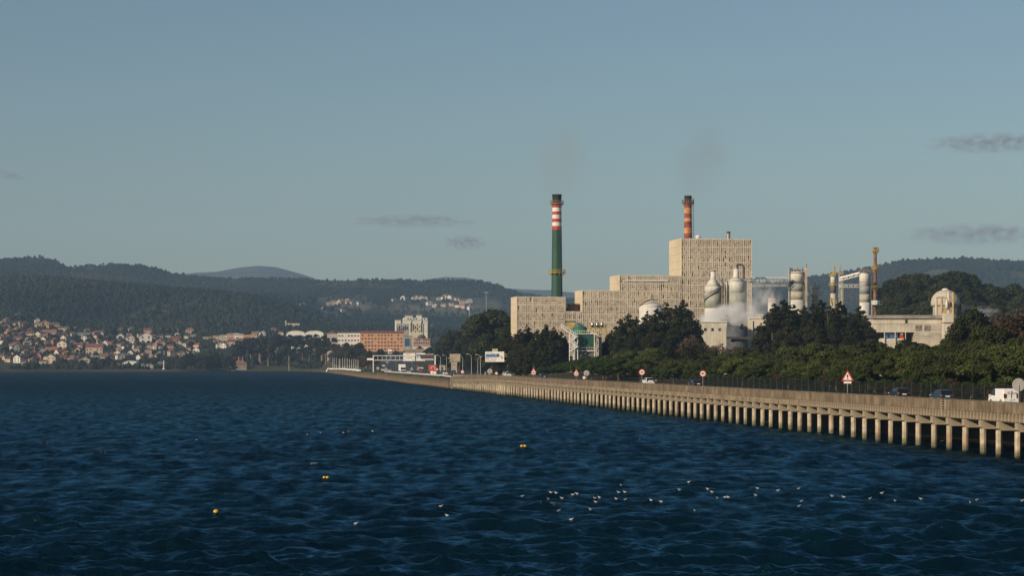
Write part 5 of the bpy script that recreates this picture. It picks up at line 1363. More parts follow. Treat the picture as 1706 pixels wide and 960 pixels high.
arch_hall('white double-vaulted hall above the pine grove', 477, 539, 2480, 551.5, 557, 566, WH, mat('hall_roof', (.45, .40, .34), .8, .1, .3), 0, 2)
arch_hall('large white barrel-roofed hall on the shore beside the red-roofed house', 203, 231, hit(217, 612)[0], 602.2, 608, 613, WALLS['white'], WALLS['white'], 0, 1)
# stepped row of flats left of the grove
for i, (a, e, yt, yb, wl, lb) in enumerate([(338, 354, 561.5, 571, WALLS['cream'], 'cream'), (354, 366, 560, 571, YL, 'yellowish'), (366, 378, 558.5, 571, WALLS['cream'], 'tall cream'), (378, 390, 556, 570, WALLS['pink'], 'pink'), (390, 398, 555.5, 571, WALLS['white'], 'narrow white'), (398, 406, 557, 572, WALLS['white'], 'low white'), (406, 418, 558.5, 575, OR, 'orange'), (418, 428, 557, 572, WALLS['pink'], 'dull pink'), (395, 412, 566, 578, WALLS['brick'], 'brick red')]):
    block('terraced_flats', lb + ' block in the stepped row of flats left of the pine grove', 'apartment building', a, e - .15, 2700 - (i == 8) * 120, yt, yb, wl, 12, .0, ROOFS['red' if i % 2 else 'brown'], (max(3, int((e - a) / 2.6)), 3, 1.4, 1.3, 1.2, .1), group='stepped row of flats')
t, W_, hg, k = block('farm_building', 'long cream barracks building alone on the wooded slope', 'building', 475, 499, 3000, 539, 545, WALLS['cream'], 10, .1, ROOFS['brown'], (7, 2, 1.3, 1.3, .8, .2)); MB().box(0, 2.2 * k, -.2, 3, -2, hg + 4).build('tower', WALLS['cream'], t)
# small white monument on the shore
D, z = hit(273, 616); t = thing('monument', 'small white column monument standing on the shore', 'monument', (wx(273, D), D, z)); MB().lathe([(1.6, -.5), (1.6, 1.0), (.7, 1.2), (.6, 8.5), (.9, 8.7), (.2, 9.5)], 10).build('column', WALLS['white'], t)

# ------------------------------------------------------------------ poles, lamps, masts
FP = mat('flagpole_white', (.66, .65, .62), .4, .05, 1, metal=.1)
first = None
for i, px in enumerate([554.5, 557, 560.5, 565, 566.5, 571, 574.5, 578.5, 582.5, 586, 589.5, 593, 596.5]):
    D = float(shore(px)) + 28; x = wx(px, D); z = ground(x, D)
    if first is None:
        first = thing('flagpole', 'x', 'flagpole'); MB().tube((0, 0, -1), (0, 0, 11.5), .24, .15, 8).build('pole', FP, first); MB().lathe([(.05, 11.5), (.25, 11.7), (.05, 12)], 8).build('finial', FP, first); o = first
    else: o = dup(first)
    o.location = (x, D, max(z, 2.0)); o.scale = (1, 1, (wz(596 + (i % 5) * .5 + max(0, i - 6) * .5, D) - max(z, 2)) / 12)
    o['label'] = 'tall white flagpole on the headland, %s from the left of the row' % ordinal(i + 1); o['category'] = 'flagpole'; o['group'] = 'row of flagpoles on the headland'
t = thing('sea_wall', 'low white curving wall round the flagpole headland', 'wall', (wx(572, 1600), 1600, 1.5)); q = MB()
pp = [(543, 614.5), (546, 617), (551, 618.5), (560, 619), (572, 619.5), (582, 620.5), (590, 621.5), (597, 621.5), (601, 620.5)]
P3 = []
for px, py in pp:
    D = float(shore(px)) + 16; P3.append((wx(px, D) - wx(572, 1600), D - 1600, ground(wx(px, D), D) - 1.2))
for a, c in zip(P3[:-1], P3[1:]):
    q.add([(a[0], a[1], -2), (c[0], c[1], -2), (c[0], c[1], c[2] + .9), (a[0], a[1], a[2] + .9), (a[0] + .6, a[1] + .6, -2), (c[0] + .6, c[1] + .6, -2), (c[0] + .6, c[1] + .6, c[2] + .9), (a[0] + .6, a[1] + .6, a[2] + .9)], [(0, 1, 2, 3), (7, 6, 5, 4), (3, 2, 6, 7), (0, 4, 5, 1), (1, 5, 6, 2), (0, 3, 7, 4)])
q.build('wall', WHITE, t)
D, z = hit(481.5, 617.5); t = thing('mooring_post', 'lone pale wooden pole before the pine grove', 'pole', (wx(481.5, D), D, z)); MB().tube((0, 0, -1), (.05, 0, wz(595, D) - z), .42, .32, 8).build('shaft', mat('pole_wood', (.42, .34, .25), .9, .2), t); MB().lathe([(.4, 0), (.45, .3), (.1, .5)], 8, (0.05, 0, wz(595, D) - z)).build('cap', mat('pole_wood', (.42, .34, .25)), t)
lamps = [(734, 592, 1190, -1), (744, 592, 1150, -1), (785.5, 590, 990, -1), (800.5, 591, 925, -1), (796, 595, 950, 1), (856, 588, 735, 1), (752, 597, 1130, -1), (771, 593, 1050, -1)]
first = None
for i, (px, yt, D, s_) in enumerate(sorted(lamps)):
    x = wx(px, D); z = ground(x, D); h = wz(yt, D) - z
    if first is None:
        first = thing('street_lamp', 'x', 'street lamp'); q = MB(); q.tube((0, 0, -.3), (0, 0, .86), .016, .012, 6)
        q.path([(0, 0, .86), (-.03, 0, .93), (-.09, 0, .98), (-.17, 0, 1)], .009, 6); q.build('pole', GALV, first); q = MB(); q.box(-.24, -.15, -.02, .02, .985, 1.012); q.build('lantern', mat('lantern_grey', (.6, .58, .52), .5, .1), first); o = first
    else: o = dup(first)
    o.location = (x, D, z); o.scale = (h * s_ * -1 if s_ > 0 else h, h, h); 
    if s_ > 0: o.scale = (h, h, h); o.rotation_euler = (0, 0, PI)
    o['label'] = 'grey street lamp with a curved arm beside the causeway road, %s from the left' % ordinal(i + 1); o['category'] = 'street lamp'; o['group'] = 'street lamps along the causeway'
for px, yt, yb, D, lb in [(782, 502, 552, 1250, 'tall thin floodlight mast left of the wood'), (810, 488, 530, 1600, 'far thin floodlight mast above the wood')]:
    x = wx(px, D); z = ground(x, D); t = thing('light_mast', lb, 'light mast', (x, D, z)); h = wz(yt, D) - z; MB().tube((0, 0, -.5), (0, 0, h), .22, .16, 8).build('pole', GALV, t); q = MB(); q.box(-1.4, 1.4, -.2, .2, h, h + .25); q.box(-1.3, -.6, -.4, -.2, h + .25, h + .8); q.box(.6, 1.3, -.4, -.2, h + .25, h + .8); q.build('lamp_head', GALV, t)

# ------------------------------------------------------------------ lettering helper (solid letters)
_TXT = {}
def letters(s, size, m, parent, loc, name='lettering', rot=(PI / 2, 0, 0), bold=.0):
    cu = bpy.data.curves.new('txt', 'FONT'); cu.body = s; cu.size = size; cu.extrude = .01; cu.align_x = 'CENTER'; cu.align_y = 'CENTER'; cu.offset = bold; cu.resolution_u = 3
    tmp = bpy.data.objects.new('txt', cu); me = bpy.data.meshes.new_from_object(tmp); bpy.data.objects.remove(tmp)
    me.name = name; me.materials.clear(); me.materials.append(m)
    o = put(name, me, parent); o.location = loc; o.rotation_euler = rot
    return o

# ------------------------------------------------------------------ road signs
def disc(r, y0, y1, z, n=28, x=0):
    return MB().prism([(x + r * math.cos(2 * PI * j / n), z + r * math.sin(2 * PI * j / n)) for j in range(n)], y0, y1)
def tri(r, y0, y1, z): return MB().prism([(r * math.cos(a), z + r * math.sin(a)) for a in (PI / 2, PI * 7 / 6, PI * 11 / 6)], y0, y1)
POSTM = mat('post_grey', (.33, .32, .30), .5, .1, 2, metal=.3); BACK = mat('sign_back', (.38, .37, .34), .6, .1, 1.5)
SWH = mat('sign_white', (.80, .78, .72), .5, .03)
def sign_base(label, p, zpost, off=.06):
    t = thing('road_sign', label, 'road sign', p); MB().tube((0, off, -.3), (0, off, zpost), .05, .05, 8).build('post', POSTM, t); return t
def on_viaduct(px, off): s = s_at(px, off); return vpt(s, off, rz(183 + s * DIRV.y)), 183 + s * DIRV.y + OUT.y * off
def tri_sign(label, px, yt, w_px, off, plate=True, excl=True, p=None):
    if p is None: p, D = on_viaduct(px, off)
    else: D = p.y
    k = D / F; R = w_px * k / 1.732; zc = wz(yt, D) - p.z - R
    t = sign_base(label, p, zc)
    tri(R, -.03, .03, zc).build('red_border', RED, t); tri(R * .70, -.045, -.032, zc).build('face', SWH, t)
    if excl:
        q = MB(); q.prism([(-.07 * R, zc - .02 * R), (.07 * R, zc - .02 * R), (.11 * R, zc + .36 * R), (-.11 * R, zc + .36 * R)], -.056, -.047); q.prism([(-.08 * R, zc - .22 * R), (.08 * R, zc - .22 * R), (.08 * R, zc - .08 * R), (-.08 * R, zc - .08 * R)], -.056, -.047); q.build('exclamation_mark', BLACK, t)
    if plate: MB().box(-R * .52, R * .52, -.03, .0, zc - R * .84, zc - R * .56).build('plate', SWH, t)
    return t
def round_sign(label, px, yc, d_px, off, txt=None, p=None, back=False):
    if p is None: p, D = on_viaduct(px, off)
    else: D = p.y
    k = D / F; R = d_px * k / 2; zc = wz(yc, D) - p.z
    t = sign_base(label, p, zc, -.06 if back else .06)
    if back: disc(R, -.02, .02, zc).build('plate', BACK, t); t.children[0].data
    else:
        disc(R, -.03, .03, zc).build('red_rim', RED, t); disc(R * .76, -.045, -.032, zc).build('face', SWH, t)
        if txt: letters(txt, R * .95, BLACK, t, (0, -.05, zc), 'numerals', bold=.01)
    return t
tri_sign('red-bordered warning triangle with an exclamation mark before the right-hand pines', 1412, 617, 21, 1.0)
tri_sign('warning triangle with a white plate at the hedge bank, left of two', 889, 613, 10.5, 1.0)
tri_sign('warning triangle with a white plate beside the round sign back, right of two', 960, 615, 10.5, 1.0)
round_sign('round speed limit sign beside the white car', 1069.5, 620.5, 10.5, 1.0, '60')
round_sign('round speed limit sign beside the black car', 1171, 623, 11, 1.0, '80')
round_sign('large round sign seen from behind at the right edge', 1697, 641.5, 21.5, .9, back=True)
round_sign('round sign seen from behind next to the warning triangle', 977, 622, 9.5, 1.1, back=True)
round_sign('small round reddish sign low beside the round sign back', 973, 629.5, 6, 1.0)
def on_land(px, D): x = wx(px, D); return Vector((x, D, ground(x, D) + .1))
round_sign('small round red-rimmed sign near the stone pillar', 770.5, 620, 6, 0, p=on_land(770.5, 1050))
round_sign('tiny round red-rimmed sign showing over the far end of the parapet', 827, 622.5, 5, 1.0)
round_sign('small grey octagonal sign back near the far end of the viaduct', 816, 619, 8.5, 2.0, back=True)
round_sign('small white round sign at the foot of the gantry leg', 629.5, 614, 5, 0, p=on_land(629.5, 1150), back=True)
for px, lb in ((643.5, 'grey triangle sign seen from behind near the gantry leg'), (686, 'grey triangle sign seen from behind in mid road')):
    p = on_land(px, 1080 if px < 650 else 1010); k = p.y / F; t = sign_base(lb, p, wz(611, p.y) - p.z, -.06); tri(3.6 * k, -.02, .02, wz(615.5 if px < 650 else 615, p.y) - p.z).build('plate', BACK, t)
# red chevron board cluster
p = on_land(720, 880); k = p.y / F; t = thing('chevron_board', 'big square red sign with a white curved arrow above round plates', 'road sign', p); Z = lambda py: wz(py, p.y) - p.z
MB().box(-6.5 * k, 7 * k, -.05, .05, Z(619.5), Z(608)).build('panel', mat('board_red', (.45, .07, .055), .5, .05), t)
q = MB(); a = np.linspace(-.6, 3.6, 12); pts = [(1.5 * k + 3.4 * k * math.cos(x), -.09, Z(614) + 3.2 * k * math.sin(x)) for x in a]; q.path(pts, .55 * k, 5); q.build('arrow', SWH, t)
for dx, py in ((-.5, 621), (4.5, 621.5)): disc(2.7 * k, -.10, -.06, Z(py), 20, dx * k).build('round_plate', SWH, t)
disc(1.5 * k, -.14, -.10, Z(616), 16, 8 * k).build('round_plate', SWH, t); MB().tube((0, .1, -.3), (0, .1, Z(608)), .12, .12, 6).build('post', POSTM, t)

# gantry over the carriageway
D = 1235; p = Vector((wx(622, D), D, ground(wx(622, D), D))); k = sz(1, D); Z = lambda py: wz(py, D) - p.z
t = thing('sign_gantry', 'white lattice gantry across the causeway carrying two white sign boards', 'sign gantry', p)
MB().box(-.9 * k, .7 * k, -.5, .5, -1, Z(592)).build('post', WHITE, t); MB().box(101.5 * k, 104 * k, -.5, .5, -1, Z(592)).build('post', WHITE, t)
q = MB()
for py in (592.5, 600): q.box(.71 * k, 101.4 * k, -.35, .35, Z(py + 1), Z(py))
for j in range(1, 14): q.box((j * 7.3 - .25) * k, (j * 7.3 + .25) * k, -.2, .2, Z(600), Z(593.5) - .003)
q.build('beam', WHITE, t)
sb = MB().box(50 * k, 69.5 * k, -.7, -.45, Z(602), Z(588.7)).build('sign_board', SWH, t)
letters('PO-11', 2.6 * k, RED, sb, (58 * k, -.72, Z(591)), bold=.02)
for py, w_ in ((594.2, 'Vilaboa  Pontesampaio'), (596.8, 'Redondela')): letters(w_, 2.3 * k, DARKM, sb, (60 * k, -.72, Z(py)))
for dx in (52.5, 66.5): MB().box((dx - .6) * k, (dx + .6) * k, -.74, -.703, Z(600.8), Z(599.4)).build('arrow', DARKM, sb)
sb = MB().box(71.5 * k, 86.5 * k, -.7, -.45, Z(601.7), Z(588.7)).build('sign_board', SWH, t); MB().box(72 * k, 80.5 * k, -.74, -.703, Z(594.6), Z(590.4)).build('blue_field', BLUE, sb); letters('AP-9', 2.2 * k, SWH, sb, (76 * k, -.76, Z(592.5)), bold=.02)
MB().box(72.5 * k, 76 * k, -.74, -.703, Z(598), Z(596)).build('red_field', mat('field_pink', (.55, .25, .25), .5), sb)
vm = MB().box(78.5 * k, 100.5 * k, -1.0, -.705, Z(598.2), Z(591.2)).build('matrix_panel', mat('matrix_brown', (.085, .06, .045), .7, .15), t); MB().box(80.5 * k, 101 * k, -.99, -.5, Z(599.8), Z(598.3)).build('panel_rim', WHITE, t); MB().box(78.5 * k, 101 * k, -.99, -.5, Z(591.1), Z(590.3)).build('panel_rim', WHITE, t)
MB().box(-10.5 * k, -1 * k, -.3, .3, Z(600.6), Z(597.2)).build('side_board', SWH, t)
# big direction sign on a cantilever
D = 740; p = Vector((wx(845, D), D, ground(wx(845, D), D))); k = sz(1, D); Z = lambda py: wz(py, D) - p.z
t = thing('direction_sign', 'white direction sign with blue fields on a bracket before the wood', 'direction sign', p); MB().tube((.4 * k, .2, -.4), (.4 * k, .2, Z(590)), .14, .12, 8).build('post', GALV, t)
sb = MB().box(-36.6 * k, -5 * k, -.2, -.05, Z(603.4), Z(586.2)).build('sign_board', SWH, t); MB().box(-25 * k, -16 * k, -.19, -.06, Z(586.19), Z(581.8)).build('tab', mat('tab_cream', (.66, .64, .50), .5), t); letters('B  N-554', 1.9 * k, DARKM, t, (-20.5 * k, -.205, Z(584)), bold=.01)
MB().box(-35.6 * k, -24 * k, -.24, -.203, Z(595.4), Z(590.4)).build('blue_field', BLUE, sb); MB().box(-23.6 * k, -13.2 * k, -.24, -.203, Z(595.4), Z(590)).build('blue_field', mat('sign_navy', (.03, .10, .30), .5), sb)
letters('AUTOPISTA', 1.9 * k, mat('letter_lightblue', (.30, .62, .80), .5), sb, (-29.8 * k, -.26, Z(592.8)), bold=.01); letters('Vigo', 2.4 * k, SWH, sb, (-19.5 * k, -.26, Z(592)), bold=.01); letters('Pontevedra', 1.6 * k, SWH, sb, (-18.4 * k, -.26, Z(594.4)))
MB().box(-35.4 * k, -30 * k, -.24, -.203, Z(599), Z(596.4)).build('pink_field', mat('field_rose', (.62, .33, .36), .5), sb); letters('PO-11', 1.7 * k, SWH, sb, (-32.6 * k, -.26, Z(597.7))); letters('Marín  Porto', 1.9 * k, DARKM, sb, (-22.5 * k, -.22, Z(597.8))); letters('ZONA INDUSTRIAL', 1.8 * k, DARKM, sb, (-27.5 * k, -.22, Z(601.2))); letters('Centro  Norte', 1.7 * k, mat('letter_green', (.1, .25, .14), .6), sb, (-29 * k, -.22, Z(588.4)))
q = MB(); q.prism([(-11.4 * k, Z(592.6)), (-10.4 * k, Z(593.4)), (-8.2 * k, Z(596)), (-7.4 * k, Z(595)), (-7.2 * k, Z(597.6)), (-9.8 * k, Z(597.2)), (-9 * k, Z(596.4)), (-11.2 * k, Z(594.2))], -.24, -.203); q.build('arrow', BLACK, sb)
q = MB()
for py in (590, 601.5): q.box(-5 * k, 1 * k, -.04, .1, Z(py + .7), Z(py))
q.tube((-4.6 * k, 0, Z(592.5)), (.4 * k, 0, Z(595.5)), .07, .07, 5); q.build('bracket', WHITE, t)
# stone pillar at the end of the causeway
D = 1130; p = Vector((wx(758.5, D), D, ground(wx(758.5, D), D))); k = sz(1, D); Z = lambda py: wz(py, D) - p.z; t = thing('stone_pillar', 'square beige stone pillar with a wider head left of the wood', 'pillar', p)
ST = mat('pillar_stone', (.40, .33, .24), .9, .2, .6, bump=.5); MB().box(-6.2 * k, 3.2 * k, -2, 2, -1, Z(603.5)).build('shaft', ST, t); MB().box(-9 * k, 8.5 * k, -2.6, 2.6, Z(603.49), Z(590)).build('head', ST, t); MB().box(-6.3 * k, 3.3 * k, -2.1, 2.1, Z(606), Z(604.5)).build('band', mat('pillar_light', (.55, .48, .38), .9, .1), t)
# slipway hut and small industrial bits by the road's right side
for px, D, w_, h_, lb, wl in [(737, 1290, 10, 8, 'small beige hut behind the street lamps', 'beige'), (812, 905, 9, 6, 'grey kiosk at the foot of the wood', 'grey')]:
    k = sz(1, D); p = on_land(px, D); t = thing('roadside_hut', lb, 'hut', p); MB().box(-w_ / 2 * k, w_ / 2 * k, -2, 2, -1, h_ * k).build('wall', WALLS[wl], t); MB().box(-w_ * .55 * k, w_ * .55 * k, -2.3, 2.3, h_ * k + .003, (h_ + .8) * k).build('roof', ROOFS['grey'], t); MB().box(-.6, .6, -2.06, -2.003, 0, 2.1).build('door', DARKM, t)
# ------------------------------------------------------------------ vehicles
TYRE = mat('tyre', (.015, .015, .015), .9, .1); CGL = mat('car_glass', (.012, .015, .018), .08, .05, spec=.6); TAIL = mat('tail_light', (.16, .012, .010), .3, .05); HEAD = mat('head_light', (.75, .75, .72), .2, .03); PLT = mat('number_plate', (.75, .75, .70), .5, .03)
def paint(n, c): return mat('car_' + n, c, .28, .03, spec=.6)
def car_proto(name, side, glass, W_, L_, wheels, back_glass, front_glass, plate_z, lamp_z, cargo=False, arch=.34):
    """side: body outline in (y,z) with +y = forwards; glass: cabin outline in (y,z)"""
    r = bpy.data.objects.new(name, None); COL.objects.link(r); r.empty_display_size = .5
    x = W_ / 2
    body = MB().prism(side, -x, x, axis='x').build('body', WHITE, r, bevel=.07)
    n = len(glass)      # cabin narrows towards the roof
    zb = min(z for _, z in glass); zt = max(z for _, z in glass)
    vs = []
    for s_ in (-1, 1):
        for (y, z) in glass: vs.append((s_ * (x * .97 - (.16 if not cargo else .05) * (z - zb) / (zt - zb)), y, z))
    MB().add(vs, [tuple(range(n)), tuple(range(2 * n - 1, n - 1, -1))] + [(i, (i + 1) % n, n + (i + 1) % n, n + i) for i in range(n)]).build('cabin', WHITE, r, bevel=.05)
    # windows stand a little proud of the cabin
    def gl(nm, y0, z0, y1, z1, m0, m1):
        d = Vector((0, y1 - y0, z1 - z0)); nn = Vector((0, d.z, -d.y)).normalized() * (.03 if y0 > 0 else -.03)
        if y0 < 0 and nn.y > 0 or y0 > 0 and nn.y < 0: nn = -nn
        xa, xb = x * m0, x * m1
        MB().add([(-xa, y0 + nn.y, z0 + nn.z), (xa, y0 + nn.y, z0 + nn.z), (xb, y1 + nn.y, z1 + nn.z), (-xb, y1 + nn.y, z1 + nn.z), (-xa, y0 - nn.y, z0 - nn.z), (xa, y0 - nn.y, z0 - nn.z), (xb, y1 - nn.y, z1 - nn.z), (-xb, y1 - nn.y, z1 - nn.z)],
                 [(0, 1, 2, 3), (7, 6, 5, 4), (0, 4, 5, 1), (1, 5, 6, 2), (2, 6, 7, 3), (3, 7, 4, 0)]).build(nm, CGL, r)
    if back_glass: gl('rear_window', *back_glass, .82, .74)
    gl('windscreen', *front_glass, .88, .78)
    ys = [g[0] for g in glass]; ym0, ym1 = min(ys), max(ys)
    for s_ in (-1, 1):
        q = MB(); a = .10 if not cargo else .03
        zz0, zz1 = zb + .08, zt - .1
        f = lambda z: s_ * (x * .97 - (.16 if not cargo else .05) * (z - zb) / (zt - zb) + .012)
        y0 = ym0 + .35 if not cargo else ym1 - 1.55; y1 = ym1 - .42
        q.add([(f(zz0), y0 - (0 if cargo else .12), zz0), (f(zz0), y1 + .18, zz0), (f(zz1), y1 - .25, zz1), (f(zz1), y0 + .12, zz1), (f(zz0) - s_ * .05, y0, zz0), (f(zz0) - s_ * .05, y1, zz0), (f(zz1) - s_ * .05, y1 - .25, zz1), (f(zz1) - s_ * .05, y0 + .12, zz1)],
              [(0, 1, 2, 3), (7, 6, 5, 4), (0, 4, 5, 1), (1, 5, 6, 2), (2, 6, 7, 3), (3, 7, 4, 0)]); q.build('side_window', CGL, r)
    for y in wheels:
        for s_ in (-1, 1):
            w = MB().tube((s_ * (x - .2), y, arch), (s_ * (x + .01), y, arch), arch, arch, 16).build('wheel', TYRE, r); MB().tube((s_ * (x + .012), y, arch), (s_ * (x + .03), y, arch), arch * .6, arch * .55, 12).build('rim', GALV, w)
    yb, yf = min(p[0] for p in side), max(p[0] for p in side)
    for s_ in (-1, 1):
        MB().box(*sorted((s_ * (x - .32), s_ * (x - .06))), yb - .03, yb + .08, lamp_z - .12, lamp_z + (.35 if cargo else .12)).build('tail_light', TAIL, r)
        MB().box(*sorted((s_ * (x - .40), s_ * (x - .08))), yf - .08, yf + .03, lamp_z - .14, lamp_z + .02).build('headlight', HEAD, r)
        MB().box(*sorted((s_ * x, s_ * (x + .18))), ym1 - .35, ym1 - .2, zb + .02, zb + .18).build('wing_mirror', WHITE, r)
    MB().box(-.28, .28, yb - .05, yb - .01, plate_z, plate_z + .14).build('number_plate', PLT, r); MB().box(-.26, .26, yf + .01, yf + .04, .4, .52).build('number_plate', PLT, r)
    return r
CAR = {}
CAR['hatchback'] = car_proto('hatchback_car', [(-2.0, .28), (2.0, .25), (2.05, .55), (1.85, .80), (.95, .95), (-1.9, .98), (-2.06, .80)], [(-1.92, .93), (1.05, .93), (.35, 1.42), (-.3, 1.50), (-1.45, 1.46)], 1.76, 4.1, (-1.25, 1.3), (-1.92, 1.0, -1.52, 1.42), (1.0, .97, .40, 1.40), .62, .84)
CAR['saloon'] = car_proto('saloon_car', [(-2.2, .28), (2.15, .25), (2.2, .55), (2.0, .78), (1.0, .92), (-1.5, .97), (-2.15, .95), (-2.25, .75)], [(-1.75, .90), (1.05, .90), (.25, 1.38), (-.4, 1.43), (-1.15, 1.38)], 1.78, 4.4, (-1.35, 1.35), (-1.72, .98, -1.2, 1.36), (.98, .95, .32, 1.36), .66, .84)
CAR['van'] = car_proto('delivery_van', [(-2.2, .30), (2.15, .28), (2.2, .60), (2.05, .88), (1.35, 1.05), (-2.15, 1.05)], [(-2.15, 1.0), (1.75, 1.0), (.95, 1.66), (.45, 1.83), (-1.85, 1.87), (-2.06, 1.75)], 1.82, 4.4, (-1.4, 1.4), None, (1.68, 1.06, 1.0, 1.63), .62, .95, True)
def truck_proto():
    r = bpy.data.objects.new('lorry', None); COL.objects.link(r)
    MB().box(-1.2, 1.2, .0, 2.0, .55, 2.75).build('cab', WHITE, r, bevel=.12); MB().box(-1.27, 1.27, -8, -.15, 1.0, 3.9).build('box_body', WHITE, r, bevel=.04); MB().box(-1.1, 1.1, -8, 1.6, .55, .98).build('chassis', DARKM, r)
    MB().box(-1.05, 1.05, 1.9, 2.03, 1.55, 2.45).build('windscreen', CGL, r); MB().box(-.95, .95, 1.95, 2.05, .62, 1.15).build('grille', DARKM, r)
    for s_ in (-1, 1):
        MB().box(*sorted((s_ * .8, s_ * 1.15)), 1.96, 2.05, .62, .85).build('headlight', HEAD, r); MB().box(*sorted((s_ * 1.22, s_ * 1.5)), 1.6, 1.75, 1.6, 2.3).build('wing_mirror', DARKM, r)
        for y in (1.0, -5.2, -6.4): MB().tube((s_ * .85, y, .5), (s_ * 1.2, y, .5), .5, .5, 16).build('wheel', TYRE, r)
    MB().box(-1.1, 1.1, -.1, 1.3, 2.76, 3.6).build('wind_deflector', WHITE, r); return r
CAR['lorry'] = truck_proto()
USED = set()
def vehicle(kind, label, pos, heading, colour, sc=1.0, name=None, cat=None, cabin=None):
    """heading: direction of travel in plan"""
    p = CAR[kind]
    if kind in USED: o = dup(p)
    else: o = p; USED.add(kind)
    o.location = pos; o.rotation_euler = (0, 0, math.atan2(heading[1], heading[0]) - PI / 2); o.scale = (sc, sc, sc)
    tag(o, label, cat or {'van': 'van', 'lorry': 'lorry'}.get(kind, 'car'), 'vehicles on the road')
    m = paint(*colour); recolour(o, {'body': m, 'cabin': cabin or m, 'wing_mirror': m, 'cab': m, 'wind_deflector': m})
    return o
WHT = ('white', (.75, .74, .72)); BLK = ('black', (.016, .017, .02)); BLU = ('blue', (.02, .045, .075)); SIL = ('silver', (.42, .43, .44)); RD = ('red', (.35, .03, .03)); NAVY = ('navy', (.02, .03, .07))
AW = (DIRV.x, DIRV.y); TO = (-DIRV.x, -DIRV.y)
def veh_s(px, off): s = s_at(px, off); return vpt(s, off, rz(183 + s * DIRV.y) + .01)
van = vehicle('van', 'white delivery van with an orange ring mark on its rear doors', veh_s(1672, 3.3), AW, WHT, 1.03)
q = MB(); n = 20
for j in range(16):
    a0, a1 = .5 + j * 5.3 / 16, .5 + (j + 1) * 5.3 / 16
    q.add([(-.30 + r_ * math.cos(a), -2.19, 1.40 + r_ * math.sin(a)) for a, r_ in ((a0, .08), (a1, .08), (a1, .15), (a0, .15))], [(0, 1, 2, 3)])
q.build('ring_mark', mat('mark_orange', (.60, .25, .08), .5), van); letters('nortevia', .20, mat('mark_blue', (.05, .16, .22), .5), van, (.30, -2.195, 1.40))
MB().box(-.012, .012, -2.20, -2.15, .5, 1.7).build('door_seam', DARKM, van)
vehicle('hatchback', 'dark blue hatchback with red tail lights left of the delivery van', veh_s(1569, 3.6), AW, BLU)
vehicle('hatchback', 'black hatchback right of the exclamation mark triangle', veh_s(1498, 3.8), AW, BLK)
vehicle('saloon', 'black saloon next to the second speed limit sign', veh_s(1159, 3.6), AW, BLK, 1.05)
vehicle('hatchback', 'white hatchback next to the first speed limit sign', veh_s(1080, 3.6), AW, WHT, 1.05)
vehicle('saloon', 'dark saloon below the hedge bank on the viaduct', veh_s(905, 3.6), AW, NAVY, 1.1)
vehicle('hatchback', 'small white car at the far end of the viaduct', veh_s(846, 4.2), AW, WHT, 1.1)
vehicle('hatchback', 'silver blue car beside the small white car at the viaduct end', veh_s(842.5, 7.2), AW, SIL, 1.1)
def veh_land(kind, label, px, py, colour, sc=1.25, away=False):
    D, z = hit(px, py, 790); i = D
    hx = (np.interp(D + 10, *LX) - np.interp(D, *LX)) / 10; h = (hx, 1) if away else (-hx, -1)
    zr = float(np.interp(D, VR[120::2, 1], VR[120::2, 2])) if D > 776 else z
    return vehicle(kind, label, (wx(px, D), D, zr + .02), h, colour, sc)
veh_land('lorry', 'white lorry heading this way just behind the gantry boards', 671, 622.5, WHT, 1.25)
veh_land('lorry', 'white lorry coming down the far slope of the road', 650, 592.5, WHT, 1.35)
veh_land('van', 'white van beside the lorry on the far slope', 642, 585.5, WHT, 1.3)
for px, py, kd, c, lb, aw in [(639, 612.5, 'hatchback', WHT, 'white car under the gantry, farther of the two in the near lane', 0), (638, 620, 'hatchback', WHT, 'white car nearest the gantry leg', 0), (649, 620.5, 'saloon', SIL, 'silver car between the gantry leg and the white lorry', 0), (645, 606, 'hatchback', SIL, 'silver car farther up the road under the gantry', 0),
   (696, 612, 'saloon', RD, 'dark red car going away below the dark matrix panel', 1), (698, 619, 'van', WHT, 'white van following the dark red car', 1), (703, 616, 'hatchback', WHT, 'small white car right of the dark red car', 1), (701, 621.5, 'hatchback', RD, 'red hatchback behind the white van', 1), (711, 625, 'saloon', NAVY, 'navy car just left of the red arrow board', 1), (681, 622.5, 'hatchback', SIL, 'small silver car right of the white lorry', 0),
   (742, 625.5, 'saloon', WHT, 'white saloon left of the stone pillar', 1), (755, 626, 'van', NAVY, 'dark van at the near end of the causeway road', 1), (691, 607, 'hatchback', BLK, 'black car farthest up the right-hand lane', 1), (660, 602, 'saloon', BLK, 'black car on the rise below the far lorry', 0)]:
    veh_land(kd, lb, px, py, c, 1.2, aw)

# ------------------------------------------------------------------ buoys
BUOY = mat('buoy_yellow', (.66, .40, .04), .5, .1, 2)
for px, py, n, lb in [(360, 857, 1, 'round yellow buoy floating nearest the camera'), (543, 806, 2, 'pair of joined yellow float balls in the middle of the water'), (872, 753, 2, 'pair of joined yellow float balls below the viaduct')]:
    x, D, zb_ = on_crest(px, py, 4.0); t = thing('buoy', lb, 'buoy', (x, D, zb_)); k = D / F
    for i in range(n):
        R = (4.4 if n == 1 else 2.7) * k; cx = 0 if n == 1 else (i - .5) * 5.2 * k
        MB().lathe([(R * math.cos(a) * 1.05, R * .8 * math.sin(a) + R * .28) for a in np.linspace(-1.5, 1.5, 11)], 18, (cx, 0, 0)).build('float', BUOY, t, smooth_=True)
        MB().lathe([(R * .15, R * 1.02), (R * .2, R * 1.2), (R * .05, R * 1.3)], 8, (cx, 0, 0)).build('eyelet', DARKM, t)

